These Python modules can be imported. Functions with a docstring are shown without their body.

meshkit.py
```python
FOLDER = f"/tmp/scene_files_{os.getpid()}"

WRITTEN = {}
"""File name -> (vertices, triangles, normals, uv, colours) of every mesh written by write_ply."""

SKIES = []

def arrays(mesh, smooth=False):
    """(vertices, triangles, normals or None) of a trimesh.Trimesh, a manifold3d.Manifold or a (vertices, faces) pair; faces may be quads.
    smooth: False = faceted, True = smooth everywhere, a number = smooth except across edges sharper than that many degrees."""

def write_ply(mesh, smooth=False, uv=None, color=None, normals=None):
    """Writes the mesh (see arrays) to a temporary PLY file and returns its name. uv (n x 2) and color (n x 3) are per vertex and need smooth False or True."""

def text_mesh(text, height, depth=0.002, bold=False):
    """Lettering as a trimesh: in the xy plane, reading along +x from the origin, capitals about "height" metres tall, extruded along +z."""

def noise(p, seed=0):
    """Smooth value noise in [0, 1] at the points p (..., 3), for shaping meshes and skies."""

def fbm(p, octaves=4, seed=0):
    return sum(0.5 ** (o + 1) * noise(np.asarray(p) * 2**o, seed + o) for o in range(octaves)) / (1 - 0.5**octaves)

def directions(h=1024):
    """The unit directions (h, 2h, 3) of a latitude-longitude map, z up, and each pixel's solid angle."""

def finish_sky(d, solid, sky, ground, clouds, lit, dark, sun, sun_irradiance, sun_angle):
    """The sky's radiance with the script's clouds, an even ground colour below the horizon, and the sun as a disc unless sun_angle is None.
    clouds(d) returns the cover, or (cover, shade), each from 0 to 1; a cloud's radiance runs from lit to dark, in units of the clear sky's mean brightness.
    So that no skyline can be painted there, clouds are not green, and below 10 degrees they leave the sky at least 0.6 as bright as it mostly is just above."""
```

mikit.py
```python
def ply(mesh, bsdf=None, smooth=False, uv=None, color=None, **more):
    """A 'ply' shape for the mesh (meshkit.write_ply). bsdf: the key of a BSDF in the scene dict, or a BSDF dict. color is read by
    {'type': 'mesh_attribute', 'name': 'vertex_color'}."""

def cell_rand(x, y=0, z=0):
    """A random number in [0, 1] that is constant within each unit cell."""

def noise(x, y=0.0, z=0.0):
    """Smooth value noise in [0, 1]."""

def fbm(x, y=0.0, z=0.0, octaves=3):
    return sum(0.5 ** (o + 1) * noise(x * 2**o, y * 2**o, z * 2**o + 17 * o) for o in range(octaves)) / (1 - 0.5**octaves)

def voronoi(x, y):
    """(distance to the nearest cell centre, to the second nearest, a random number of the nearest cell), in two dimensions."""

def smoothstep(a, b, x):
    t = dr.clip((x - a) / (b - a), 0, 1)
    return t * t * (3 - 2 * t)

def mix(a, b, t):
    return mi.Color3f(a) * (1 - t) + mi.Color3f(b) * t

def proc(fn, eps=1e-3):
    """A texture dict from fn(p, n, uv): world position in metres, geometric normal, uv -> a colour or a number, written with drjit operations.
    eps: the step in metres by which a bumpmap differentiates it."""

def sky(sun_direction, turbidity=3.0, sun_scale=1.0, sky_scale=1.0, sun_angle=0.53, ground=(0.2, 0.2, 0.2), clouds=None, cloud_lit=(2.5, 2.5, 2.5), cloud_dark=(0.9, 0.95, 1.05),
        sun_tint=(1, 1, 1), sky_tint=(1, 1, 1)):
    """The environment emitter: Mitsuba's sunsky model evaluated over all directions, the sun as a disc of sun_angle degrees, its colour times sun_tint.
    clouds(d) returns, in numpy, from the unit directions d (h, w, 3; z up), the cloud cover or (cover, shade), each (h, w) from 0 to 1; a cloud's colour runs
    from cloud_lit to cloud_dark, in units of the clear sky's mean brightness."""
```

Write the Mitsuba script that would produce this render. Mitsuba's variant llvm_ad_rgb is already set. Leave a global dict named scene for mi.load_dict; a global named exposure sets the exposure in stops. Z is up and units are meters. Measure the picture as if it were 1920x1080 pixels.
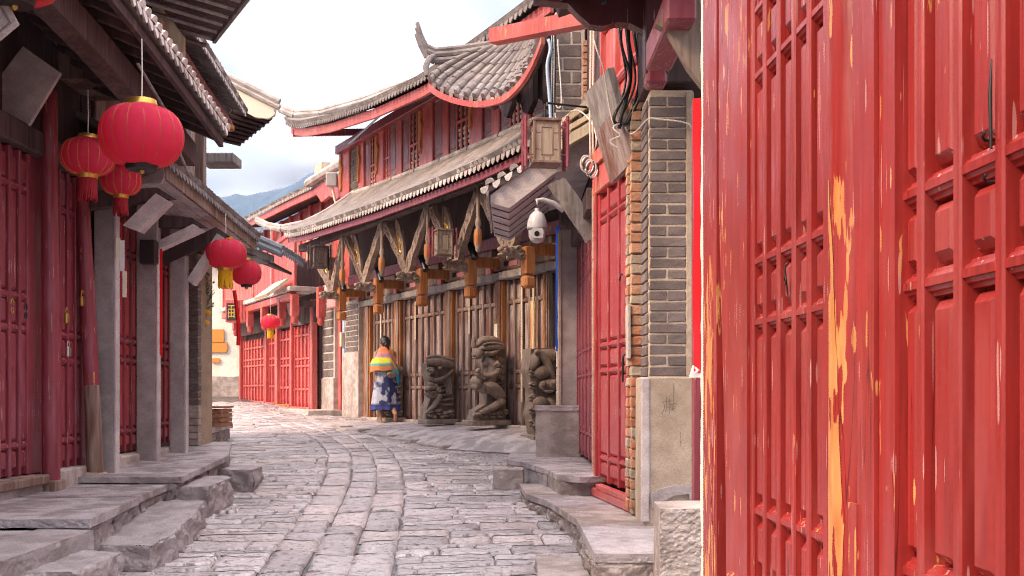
import math, random
import numpy as np, drjit as dr, mitsuba as mi, mikit, meshkit, trimesh
import mapbox_earcut as earcut
from mikit import proc, noise, fbm, smoothstep, mix, cell_rand

random.seed(7)
RNG = np.random.default_rng(7)
scene, labels = {}, {}
T = mi.ScalarTransform4f

# ------------------------------------------------------------------ camera, sky, exposure
exposure = 3.62
scene['camera'] = {'type': 'perspective', 'fov': 2 * math.degrees(math.atan(0.48)), 'fov_axis': 'x',
                   'near_clip': 0.05, 'far_clip': 9000.0,
                   'principal_point_offset_y': -195 / 1080,
                   'to_world': T().look_at(origin=[0, 0, 1.5], target=[0, 1, 1.5], up=[0, 0, 1])}


def clouds(d):
    el = np.clip(d[..., 2], 0.02, 1)     # an overcast sky: three times as bright overhead as at the horizon
    q = np.stack([d[..., 0] / (el + 0.25), d[..., 1] / (el + 0.25), d[..., 2] * 2], -1)
    n = meshkit.fbm(q * 1.7 + 3.1, 5, 3)
    fine = meshkit.fbm(q * 5.5 + 9.0, 5, 8)
    cover = np.clip(0.93 + (n - 0.42) * 1.6, 0.78, 1)
    shade = np.clip(1 - (0.01 + 0.99 * el ** 1.8) + (fine * 0.6 + n * 0.4 - 0.5) * 0.55, 0, 1)
    return cover, shade


scene['sky'] = mikit.sky((-0.66, -0.42, 0.62), turbidity=4, sun_scale=0.30, sun_angle=24, clouds=clouds,
                         cloud_lit=(3.95, 3.83, 4.12), cloud_dark=(0.265, 0.258, 0.285), sun_tint=(1.0, 0.92, 0.93))


# ------------------------------------------------------------------ materials: uv carries (tone, palette number) of each piece
PAL = {
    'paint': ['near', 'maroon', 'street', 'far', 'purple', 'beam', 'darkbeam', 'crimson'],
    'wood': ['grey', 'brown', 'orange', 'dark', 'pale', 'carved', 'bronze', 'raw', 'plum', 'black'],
    'stone': ['greybrick', 'redbrick', 'mortar', 'plaster', 'concrete', 'lime', 'slab', 'tile', 'paletile', 'whitewash', 'whitemortar', 'soil', 'board', 'bluetile'],
    'pave': ['warm', 'cool', 'dark', 'joint'],
}


def pick(k, cols):
    out = mi.Color3f(cols[0])
    for i, c in enumerate(cols[1:], 1):
        out = dr.select(k > i - 0.5, mi.Color3f(c), out)
    return out


def pick1(k, vals):
    out = mi.Float(vals[0])
    for i, c in enumerate(vals[1:], 1):
        out = dr.select(k > i - 0.5, mi.Float(c), out)
    return out


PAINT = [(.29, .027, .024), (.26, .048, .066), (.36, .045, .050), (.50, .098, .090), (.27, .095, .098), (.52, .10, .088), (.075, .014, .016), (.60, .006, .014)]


def paint_color(p, n, uv):
    base = pick(uv.y, PAINT)
    grain = fbm(p.x * 70, p.y * 70, p.z * 4, 2)
    big = fbm(p.x * 2.3 + 5, p.y * 2.3, p.z * 1.1, 3)
    c = base * (0.66 + 0.46 * grain + 0.50 * (big - 0.42))
    c = mix(c, base * mi.Color3f(1.12, 1.9, 2.0) + mi.Color3f(.02, .022, .022), smoothstep(.52, .75, fbm(p.x * 9 + 3, p.y * 9, p.z * 2.2, 3)) * .45)
    line = fbm(p.x * 34 + 3, p.y * 34, p.z * .45, 2)
    c = c * (1 - .62 * (1 - smoothstep(.0, .010, dr.abs(line - .5))) * smoothstep(.47, .56, big))
    c = mix(c, (.62, .40, .38), .45 * smoothstep(.765, .795, fbm(p.x * 95, p.y * 95, p.z * 4.5 + 9, 2)))
    chip = fbm(p.x * 48 + 11, p.y * 48, p.z * 5.5, 4) + 0.30 * (big - 0.5)
    wear = smoothstep(0.0, 0.03, chip - (0.905 - 0.48 * uv.x))
    bare = mix((.40, .115, .035), (.62, .32, .12), fbm(p.x * 50, p.y * 50, p.z * 7, 2))
    return mix(c, bare, wear)


def paint_rough(p, n, uv):
    return 0.20 + 0.26 * fbm(p.x * 14, p.y * 14, p.z * 5, 2)


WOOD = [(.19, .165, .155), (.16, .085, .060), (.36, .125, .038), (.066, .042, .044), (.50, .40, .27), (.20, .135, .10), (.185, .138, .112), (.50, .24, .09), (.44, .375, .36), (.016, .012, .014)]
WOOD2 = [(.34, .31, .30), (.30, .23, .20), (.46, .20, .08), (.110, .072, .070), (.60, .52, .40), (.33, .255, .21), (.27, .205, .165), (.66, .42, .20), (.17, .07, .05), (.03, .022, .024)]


def wood_color(p, n, uv):
    g = fbm(p.x * 42, p.y * 42, p.z * 3.2, 3)
    b = fbm(p.x * 5 + 2, p.y * 5, p.z * 1.3 + uv.x * 9, 3)
    c = mix(pick(uv.y, WOOD), pick(uv.y, WOOD2), smoothstep(.30, .68, 0.45 * g + 0.55 * b))
    return c * (0.70 + 0.45 * uv.x) * (0.82 + 0.36 * g)


STONE = [(.195, .160, .150), (.46, .185, .105), (.46, .345, .245), (.47, .385, .305), (.42, .37, .37), (.50, .43, .40), (.47, .42, .43), (.25, .222, .215), (.54, .50, .475), (.80, .76, .68), (.52, .47, .42), (.16, .13, .11), (.56, .50, .49), (.30, .325, .36)]
STONE2 = [(.135, .108, .104), (.50, .30, .20), (.37, .27, .19), (.36, .285, .215), (.30, .26, .255), (.30, .245, .22), (.27, .23, .23), (.16, .136, .132), (.36, .315, .29), (.70, .65, .56), (.42, .375, .335), (.10, .085, .075), (.42, .36, .36), (.20, .22, .25)]


def stone_color(p, n, uv):
    a = fbm(p.x * 11 + uv.x * 7, p.y * 11, p.z * 11, 4)
    f = noise(p.x * 130, p.y * 130, p.z * 130)
    st = fbm(p.x * 5.1, p.y * 5.1, p.z * 1.3 + 4, 3)
    c = mix(pick(uv.y, STONE), pick(uv.y, STONE2), smoothstep(.34, .66, .45 * a + .55 * st))
    return c * (0.70 + 0.42 * uv.x) * (0.80 + 0.40 * f)


PAVE = [(.58, .49, .465), (.53, .465, .46), (.44, .385, .38), (.085, .072, .07)]


def pave_color(p, n, uv):
    a = fbm(p.x * 8 + uv.x * 5, p.y * 8, p.z * 2, 4)
    f = noise(p.x * 95, p.y * 95, 1.0)
    pit = smoothstep(.60, .72, fbm(p.x * 30, p.y * 42, 2.0, 3))
    return pick(uv.y, PAVE) * (0.62 + 0.5 * uv.x) * (0.72 + 0.5 * a) * (0.85 + 0.3 * f) * (1 - 0.55 * pit)


def pave_rough(p, n, uv):
    return 0.07 + 0.38 * smoothstep(.34, .68, fbm(p.x * 3.3 + uv.x * 3, p.y * 3.3, 0.5, 4))


def bump_wood(p, n, uv):
    return fbm(p.x * 85, p.y * 85, p.z * 5, 3)


def bump_stone(p, n, uv):
    return fbm(p.x * 45, p.y * 45, p.z * 45, 4)


def bump_pave(p, n, uv):
    return fbm(p.x * 20, p.y * 34, 0.0, 4)


def bsdf(name, color, rough=.5, bump=None, depth=.001, eps=2e-3, **kw):
    c = proc(color) if callable(color) else {'type': 'rgb', 'value': list(color)}
    r = proc(rough) if callable(rough) else float(rough)
    b = {'type': 'principled', 'base_color': c, 'roughness': r, **kw}
    if bump:
        b = {'type': 'bumpmap', 'arbitrary': proc(bump, eps=eps), 'scale': depth, 'bsdf': b}
    scene[name] = {'type': 'twosided', 'bsdf': b}


bsdf('paint', paint_color, paint_rough, bump_wood, .0014, specular=.5)
bsdf('wood', wood_color, .72, bump_wood, .003, specular=.3)
bsdf('stone', stone_color, .82, bump_stone, .005, specular=.3)
bsdf('step', stone_color, pave_rough, bump_stone, .022, specular=.6)
bsdf('pave', pave_color, pave_rough, bump_pave, .024, eps=4e-3, specular=.9)
for nm, col, ro, kw in [
        ('gold', (.80, .50, .12), .32, dict(metallic=.8)), ('silver', (.62, .62, .62), .3, dict(metallic=1.)), ('iron', (.05, .045, .045), .45, dict(metallic=.6)),
        ('brass', (.55, .38, .12), .35, dict(metallic=.9)), ('rubber', (.014, .014, .016), .38, {}), ('whiteplastic', (.48, .47, .475), .35, {}), ('glassblack', (.012, .012, .015), .08, {}),
        ('blueplastic', (.012, .075, .52), .45, {}), ('paleblue', (.42, .55, .72), .4, {}), ('cord', (.62, .56, .48), .8, {}), ('whitecord', (.74, .72, .70), .7, {}),
        ('tasselred', (.34, .012, .022), .75, {}), ('tasselyellow', (.80, .47, .012), .75, {}), ('paper', (.74, .66, .52), .8, {}), ('pinkpaper', (.66, .27, .27), .8, {}),
        ('orangeboard', (.68, .27, .05), .6, {}), ('redcloth', (.74, .004, .012), .55, {}), ('hair', (.012, .010, .012), .45, {}), ('skin', (.32, .17, .105), .5, {}),
        ('shirt', (.155, .15, .21), .85, {}), ('leaf', (.06, .10, .035), .55, {}), ('flower', (.75, .50, .03), .6, {}), ('darkglass', (.02, .022, .03), .1, {}),
        ('redplastic', (.55, .02, .02), .4, {}), ('cream', (.80, .70, .56), .6, {}), ('magenta', (.62, .03, .22), .8, {})]:
    bsdf(nm, col, ro, **kw)


# ------------------------------------------------------------------ meshes are (vertices, triangles)
def join(parts):
    vs, fs, o = [], [], 0
    for v, f in parts:
        vs.append(np.asarray(v, float)); fs.append(np.asarray(f, int) + o); o += len(v)
    return np.vstack(vs), np.vstack(fs)


def _template():
    from scipy.spatial import ConvexHull
    P, info = [], []
    for s in np.ndindex(2, 2, 2):
        for a in range(3):
            q = [(1.0 if k == a else .8) * (2 * s[k] - 1) for k in range(3)]
            P.append(q); info.append((s, a))
    P = np.array(P)
    F = ConvexHull(P).simplices.copy()
    for i, t in enumerate(F):
        nn = np.cross(P[t[1]] - P[t[0]], P[t[2]] - P[t[0]])
        if nn @ P[t].mean(0) < 0:
            F[i] = t[::-1]
    S = np.array([i[0] for i in info]); A = np.array([i[1] for i in info])
    return S, A, F


_S, _A, _F = _template()
BF = np.array([[0, 1, 3], [0, 3, 2], [4, 6, 7], [4, 7, 5], [0, 4, 5], [0, 5, 1], [2, 3, 7], [2, 7, 6], [0, 2, 6], [0, 6, 4], [1, 5, 7], [1, 7, 3]])


def cbox(x0, x1, y0, y1, z0, z1, c=.004, jit=0):
    """A box with chamfered edges."""
    lo, hi = np.minimum([x0, y0, z0], [x1, y1, z1]), np.maximum([x0, y0, z0], [x1, y1, z1])
    c = min(c, .3 * (hi - lo).min())
    v = np.where(_S == 1, hi, lo).astype(float)
    inset = np.where(_S == 1, -c, c)
    keep = np.arange(3)[None, :] == _A[:, None]
    v += np.where(keep, 0, inset)
    if jit:
        cj = RNG.uniform(-jit, jit, (2, 2, 2, 3))
        v += cj[_S[:, 0], _S[:, 1], _S[:, 2]]
    return v, _F


def flip(m):
    return m[0], m[1][:, ::-1]


def prism(poly, h0, h1, axes=(0, 1, 2)):
    """poly (n,2) in the plane of axes[0], axes[1]; extruded along axes[2]."""
    P = np.asarray(poly, float)
    area = np.sum(P[:, 0] * np.roll(P[:, 1], -1) - np.roll(P[:, 0], -1) * P[:, 1])
    if area < 0:
        P = P[::-1]
    n = len(P)
    t = earcut.triangulate_float64(P, np.array([n], np.uint32)).reshape(-1, 3).astype(int)
    a = np.cross(np.c_[P[t[:, 1]] - P[t[:, 0]], np.zeros(len(t))], np.c_[P[t[:, 2]] - P[t[:, 0]], np.zeros(len(t))])[:, 2]
    t[a < 0] = t[a < 0][:, ::-1]
    v = np.zeros((2 * n, 3))
    v[:n, axes[0]] = v[n:, axes[0]] = P[:, 0]
    v[:n, axes[1]] = v[n:, axes[1]] = P[:, 1]
    v[:n, axes[2]], v[n:, axes[2]] = h0, h1
    i = np.arange(n); j = (i + 1) % n
    f = np.vstack([t[:, ::-1], t + n, np.stack([i, j, j + n], 1), np.stack([i, j + n, i + n], 1)])
    perm = {(0, 1, 2): 1, (1, 2, 0): 1, (2, 0, 1): 1}.get(tuple(axes), -1)
    if (h1 - h0) * perm < 0:
        f = f[:, ::-1]
    return v, f


def tube(pts, r, sides=8, caps=True):
    p = np.asarray(pts, float)
    r = np.broadcast_to(np.asarray(r, float), (len(p),))
    t = np.gradient(p, axis=0); t /= np.linalg.norm(t, axis=1, keepdims=True) + 1e-12
    a = np.cross(t, [0, 0, 1.0]) if abs(t[len(t) // 2][2]) < .9 else np.cross(t, [1.0, 0, 0])
    a /= np.linalg.norm(a, axis=1, keepdims=True) + 1e-12
    b = np.cross(t, a); ang = np.arange(sides) * 2 * np.pi / sides
    v = (p[:, None] + r[:, None, None] * (np.cos(ang)[None, :, None] * a[:, None] + np.sin(ang)[None, :, None] * b[:, None])).reshape(-1, 3)
    i, j = np.meshgrid(np.arange(len(p) - 1), np.arange(sides), indexing='ij')
    j2 = (j + 1) % sides
    q = np.stack([i * sides + j, i * sides + j2, (i + 1) * sides + j2, (i + 1) * sides + j], -1).reshape(-1, 4)
    f = [q[:, [0, 1, 2]], q[:, [0, 2, 3]]]
    if caps:
        n = len(v); v = np.vstack([v, p[:1], p[-1:]]); k = np.arange(sides); k2 = (k + 1) % sides; o = (len(p) - 1) * sides
        f += [np.stack([k2, k, np.full(sides, n)], 1), np.stack([o + k, o + k2, np.full(sides, n + 1)], 1)]
    return v, np.vstack(f)


def lathe(prof, sides=24, center=(0, 0, 0), flute=0, nf=12):
    """prof: (radius, z) pairs, bottom to top."""
    pr = np.asarray(prof, float); ang = np.arange(sides) * 2 * np.pi / sides
    rr = pr[:, 0][:, None] * (1 + flute * np.cos(nf * ang))[None]
    v = np.stack([rr * np.cos(ang), rr * np.sin(ang), np.repeat(pr[:, 1][:, None], sides, 1)], -1).reshape(-1, 3) + np.asarray(center)
    i, j = np.meshgrid(np.arange(len(pr) - 1), np.arange(sides), indexing='ij'); j2 = (j + 1) % sides
    q = np.stack([i * sides + j, i * sides + j2, (i + 1) * sides + j2, (i + 1) * sides + j], -1).reshape(-1, 4)
    return v, np.vstack([q[:, [0, 1, 2]], q[:, [0, 2, 3]]])


def grid(fn, us, vs, thick=0.0, flipn=False):
    """A sheet fn(u, v) -> xyz over two parameter lists; thick > 0 gives it a back and a rim."""
    P = np.array([[fn(u, v) for v in vs] for u in us], float); nu, nv = len(us), len(vs)
    i, j = np.meshgrid(np.arange(nu - 1), np.arange(nv - 1), indexing='ij')
    q = np.stack([i * nv + j, (i + 1) * nv + j, (i + 1) * nv + j + 1, i * nv + j + 1], -1).reshape(-1, 4)
    f = np.vstack([q[:, [0, 1, 2]], q[:, [0, 2, 3]]]); v = P.reshape(-1, 3)
    if flipn:
        f = f[:, ::-1]
    if thick:
        n = np.zeros_like(v); fn_ = np.cross(v[f[:, 1]] - v[f[:, 0]], v[f[:, 2]] - v[f[:, 0]])
        for k in range(3):
            np.add.at(n, f[:, k], fn_)
        n /= np.linalg.norm(n, axis=1, keepdims=True) + 1e-12
        N = len(v); rim = [k * nv for k in range(nu)] + [(nu - 1) * nv + k for k in range(1, nv)] + [k * nv + nv - 1 for k in range(nu - 2, -1, -1)] + [k for k in range(nv - 2, 0, -1)]
        rim = np.array(rim); r2 = np.roll(rim, -1)
        side = np.vstack([np.stack([r2, rim, rim + N], 1), np.stack([r2, rim + N, r2 + N], 1)])
        if flipn:
            side = side[:, ::-1]
        v = np.vstack([v, v - n * thick]); f = np.vstack([f, f[:, ::-1] + N, side[:, ::-1]])
    return v, f


def rough(m, size=.05, amp=.015, freq=9, seed=0, flat_top=None):
    """Subdivided and displaced stone; above flat_top the movement is small."""
    v, f = trimesh.remesh.subdivide_to_size(np.asarray(m[0], float), np.asarray(m[1]), size, max_iter=9)
    tm = trimesh.Trimesh(v, f, process=True); tm.merge_vertices(merge_norm=True, merge_tex=True)
    v, f = np.array(tm.vertices), np.array(tm.faces); n = np.array(tm.vertex_normals)
    d = (meshkit.fbm(v * freq + seed * 3.7, 4, seed) - .5) * 2
    rim = 1 if flat_top is None else 1 + 1.6 * np.hypot(n[:, 0], n[:, 1])
    k = amp * d + amp * .6 * (meshkit.noise(v * freq * .3 + seed, seed) - .5)
    if flat_top is not None:
        k = np.where(v[:, 2] > flat_top, k * .28 * rim - (rim > 1.3) * amp * np.abs(d) * .9, k)
    return v + n * k[:, None], f


class Frame:
    """A facade: origin in plan, direction u along it, w outwards, z up."""

    def __init__(s, o, d, left=True):
        s.o = np.array(o, float); s.d = np.array(d, float) / np.hypot(*d)
        s.n = np.array([-s.d[1], s.d[0]]) * (1 if left else -1)
        s.left = left

    def w(s, m):
        v, f = m; v = np.asarray(v, float)
        xy = s.o + v[:, :1] * s.d + v[:, 1:2] * s.n
        return np.c_[xy, v[:, 2]], (f if s.left else f[:, ::-1])

    def p(s, u, w, z):
        q = s.o + u * s.d + w * s.n
        return np.array([q[0], q[1], z])

    def box(s, u0, u1, w0, w1, z0, z1, c=.004, jit=0):
        return s.w(cbox(u0, u1, w0, w1, z0, z1, c, jit))

    def face(s, poly, w0, w1):
        """outline in (u, z) with thickness from w0 to w1"""
        return s.w(prism(poly, w0, w1, (0, 2, 1)))

    def beam(s, prof, u0, u1):
        """profile in (w, z) run along u"""
        return s.w(prism(prof, u0, u1, (1, 2, 0)))


def slug(key):
    if key not in scene:
        return key
    i = 1
    while f'{key}_{i:03d}' in scene:
        i += 1
    return f'{key}_{i:03d}'


COUNT = {}


def add(key, mesh, mat, tone=None, smooth=False, label=None, cat=None, group=None, kind=None):
    """One entry of the scene; a taken key gets the next number."""
    if key in COUNT or key in scene:
        COUNT[key] = COUNT.get(key, 0) + 1
        key = f'{key}_{COUNT[key]:03d}'
    else:
        COUNT[key] = 0
    v, f = mesh
    name, _, pal = mat.partition(':')
    PAL['step'] = PAL['stone']
    uv = None
    if pal:
        t = random.uniform(.25, .75) if tone is None else tone
        uv = np.tile([[t, PAL[name].index(pal)]], (len(v), 1))
    if smooth is not True and smooth is not False:
        uv_, smooth_ = uv, smooth
        tm = trimesh.graph.smooth_shade(trimesh.Trimesh(v, f, process=False), angle=np.radians(smooth_), facet_minarea=None)
        v, f = np.array(tm.vertices), np.array(tm.faces)
        uv = None if uv_ is None else np.tile(uv_[:1], (len(v), 1)); smooth = True
    scene[key] = mikit.ply((v, f), name, smooth=smooth, uv=uv)
    tag(key, label, cat, group, kind)
    return key


def tag(key, label=None, cat=None, group=None, kind=None):
    d = {k: x for k, x in (('label', label), ('category', cat), ('group', group), ('kind', kind)) if x}
    if d:
        labels.setdefault(key, {}).update(d)
    return key


def thing(name, label, cat, group=None):
    """A thing without a mesh of its own: the key that its parts' keys start with."""
    key = name; i = 0
    while key in labels or key in scene:
        i += 1; key = f'{name}_{i:03d}'
    return tag(key, label, cat, group)


def ground(y, x=0.0):
    return 0.045 * min(y, 34.0)
# ------------------------------------------------------------------ land: ground sheet, far mountains, haze is at the end
def ground_sheet():
    xs = np.array([-4000, -1500, -500, -150, -60, -25, -12, -8, -5, -3, -1, 1, 3, 6, 12, 30, 80, 300, 1200, 4000.])
    ys = np.array([-4000, -1000, -200, -50, -15, -5, 0, 4, 8, 12, 16, 20, 24, 28, 34, 50, 90, 200, 600, 2000, 4000.])
    return grid(lambda x, y: (x, y, (ground(y) if y > -60 else -2.7) - .045), xs, ys)


add('ground', ground_sheet(), 'stone:soil', .5, kind='structure')


def mountain(x0, x1, y0, prof, depth, seed):
    px, pz = np.array(prof).T

    X, V = np.meshgrid(np.linspace(x0, x1, 160), np.linspace(0, .5, 40), indexing='ij')
    h = np.interp(X, px, pz); n = meshkit.fbm(np.stack([X / 150, V * 700 / 150, X * 0], -1), 6, seed) - .5
    Z = 1.0 + np.maximum(0, h * np.sin(np.pi * V) ** .9 * (1 + .10 * n) + h * .22 * n * (1 - V * 1.6))
    P = np.stack([X, y0 + V * depth, Z], -1)
    return grid(lambda i, j: P[i, j], range(160), range(40))


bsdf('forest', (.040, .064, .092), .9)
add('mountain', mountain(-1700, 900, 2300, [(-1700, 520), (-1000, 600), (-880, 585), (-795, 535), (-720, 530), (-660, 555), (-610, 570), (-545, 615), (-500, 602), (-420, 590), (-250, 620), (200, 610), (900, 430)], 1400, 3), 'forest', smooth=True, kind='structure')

# ------------------------------------------------------------------ the paved street
PATH = np.array([(3, -.92), (5, -1.06), (7, -1.22), (9.5, -1.42), (11.8, -1.64), (13.6, -1.90), (15.4, -2.25), (18, -3.05), (21, -4.45), (24, -6.3), (27, -8.6), (30, -11.2)])


def _path():
    from scipy.interpolate import CubicSpline
    y = np.linspace(3, 30, 600); x = CubicSpline(PATH[:, 0], PATH[:, 1])(y)
    s = np.r_[0, np.cumsum(np.hypot(np.diff(x), np.diff(y)))]
    return s, x, y


PS, PX, PY = _path()


def street_z(x, y):
    q = np.stack([np.asarray(x) * .8, np.asarray(y) * .8, np.zeros(np.shape(x))], -1)
    return .045 * np.minimum(y, 34) + .03 * (meshkit.fbm(q, 2, 5) - .5)


def on_path(s, t):
    x, y = np.interp(s, PS, PX), np.interp(s, PS, PY)
    dx, dy = np.interp(s + .15, PS, PX) - np.interp(s - .15, PS, PX), np.interp(s + .15, PS, PY) - np.interp(s - .15, PS, PY)
    l = np.hypot(dx, dy) + 1e-9
    X, Y = x + t * dy / l, y - t * dx / l
    return X, Y


add('street', grid(lambda s, t: (*on_path(s, t), float(street_z(*on_path(s, t))) - .014), np.linspace(.2, PS[-1] - .3, 110), np.linspace(-3.6, 4.6, 14)), 'pave:joint', .5, kind='structure')


def paver(s0, s1, t0, t1, wob=.012):
    """One worn stone: a low dome with an uneven outline."""
    gap = random.uniform(.002, .006); nu, nv = (8, 8)
    eu, ev = min(.2, .014 / (s1 - s0)), min(.2, .014 / (t1 - t0))
    us, vs = np.r_[0, np.linspace(eu, 1 - eu, nu - 1), 1], np.r_[0, np.linspace(ev, 1 - ev, nv - 1), 1]
    sd = random.randrange(999); tilt = RNG.uniform(-.010, .010, 2); lift = random.uniform(-.006, .006)
    U, V = np.meshgrid(us, vs, indexing='ij')
    S = s0 + gap + U * (s1 - s0 - 2 * gap); Tt = t0 + gap + V * (t1 - t0 - 2 * gap)
    q = np.stack([S * 7, Tt * 7, np.full(S.shape, sd * .37)], -1)
    S = S + (meshkit.noise(q, 1) - .5) * wob; Tt = Tt + (meshkit.noise(q + 31, 2) - .5) * wob
    X, Y = on_path(S, Tt)
    edge = np.minimum(np.minimum(U, 1 - U) * (s1 - s0), np.minimum(V, 1 - V) * (t1 - t0))
    h = .010 * np.clip(edge / .012, 0, 1) + .022 * (meshkit.fbm(q * 1.5, 3, 4) - .5) + tilt[0] * (U - .5) * 2 + tilt[1] * (V - .5) * 2 + lift
    h = np.where(edge <= 1e-9, -.014, h)
    P = np.stack([X, Y, street_z(X, Y) + h + .004], -1)
    nv1 = nv + 1; i, j = np.meshgrid(np.arange(nu), np.arange(nv), indexing='ij')
    qd = np.stack([i * nv1 + j, i * nv1 + j + 1, (i + 1) * nv1 + j + 1, (i + 1) * nv1 + j], -1).reshape(-1, 4)
    return P.reshape(-1, 3), np.vstack([qd[:, [0, 1, 2]], qd[:, [0, 2, 3]]])[:, ::-1]


def pavers():
    out = []
    for k in range(3):
        s = random.uniform(0, .3); t0 = -.44 + .293 * k
        while s < PS[-1] - 1:
            l = random.uniform(.32, .85)
            out.append((s, s + l, t0 + random.uniform(-.012, .012), t0 + .293 + random.uniform(-.012, .012))); s += l
    for lo, hi in ((-3.2, -.44), (.44, 4.3)):
        s = .2
        while s < PS[-1] - 1:
            d = random.choice((.13, .17, .21, .26, .32)) * random.uniform(.9, 1.15)
            t = lo + random.uniform(-.3, 0)
            while t < hi:
                w = random.uniform(.32, .85)
                a, b = max(t, lo + random.uniform(-.015, .015)), min(t + w, hi + random.uniform(-.015, .015))
                if b - a > .06:
                    out.append((s, s + d, a, b))
                t += w
            s += d
    return out


def seen_area(r):
    X, Y = on_path(np.array((r[0] + r[1]) / 2), np.array((r[2] + r[3]) / 2))
    if Y < 3:
        return -1
    x, y = 960 + 2000 * X / Y, 735 + 2000 * (1.5 - .045 * Y) / Y
    left = -2.35 - .07 * (Y - 7) if Y < 12 else -2.7 - .45 * (Y - 12)
    right = .45 - .13 * max(0, Y - 7.7) if Y < 12 else (.1 if Y < 14.3 else .1 - .55 * (Y - 14.3))
    if not (0 < x < 1920 and y < 1110) or X < left - .3 or X > right + .3:
        return -1
    return (r[1] - r[0]) * (r[3] - r[2]) / Y ** 3


def near_street(r):
    X, Y = on_path(np.array((r[0] + r[1]) / 2), np.array((r[2] + r[3]) / 2))
    left = -2.35 - .07 * (Y - 7) if Y < 12 else -2.7 - .45 * (Y - 12)
    right = .45 - .13 * max(0, Y - 7.7) if Y < 12 else (.1 if Y < 14.3 else .1 - .55 * (Y - 14.3))
    return 5 < Y < 27.5 and left - 1.3 < X < right + .7


stones = sorted(pavers(), key=seen_area, reverse=True)
for r in stones[:300]:
    add('street__paving_stone', paver(*r), random.choice(('pave:warm', 'pave:cool', 'pave:cool', 'pave:dark')), random.uniform(.2, .85), smooth=True)
for pal in ('warm', 'cool', 'dark'):
    rest = [paver(*r) for i, r in enumerate(stones[300:]) if ('warm', 'cool', 'dark')[i % 3] == pal and near_street(r)]
    add('street__paving_stone_' + pal, join(rest), 'pave:' + pal, .5, smooth=True, kind='stuff')


# ------------------------------------------------------------------ stone steps and platforms
def block(key, poly, z0, z1, mat='step:lime', tone=None, size=.034, amp=.055, seed=1, slope=0.0, y0=0.0, **kw):
    m = rough(prism(poly, z0, z1), size, amp, 10, seed, flat_top=z1 - .012)
    v = m[0].copy(); v[:, 2] += slope * (v[:, 1] - y0) * np.clip((v[:, 2] - z0) / (z1 - z0), 0, 1)
    return add(key, (v, m[1]), mat, tone, smooth=30, **kw)


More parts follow.
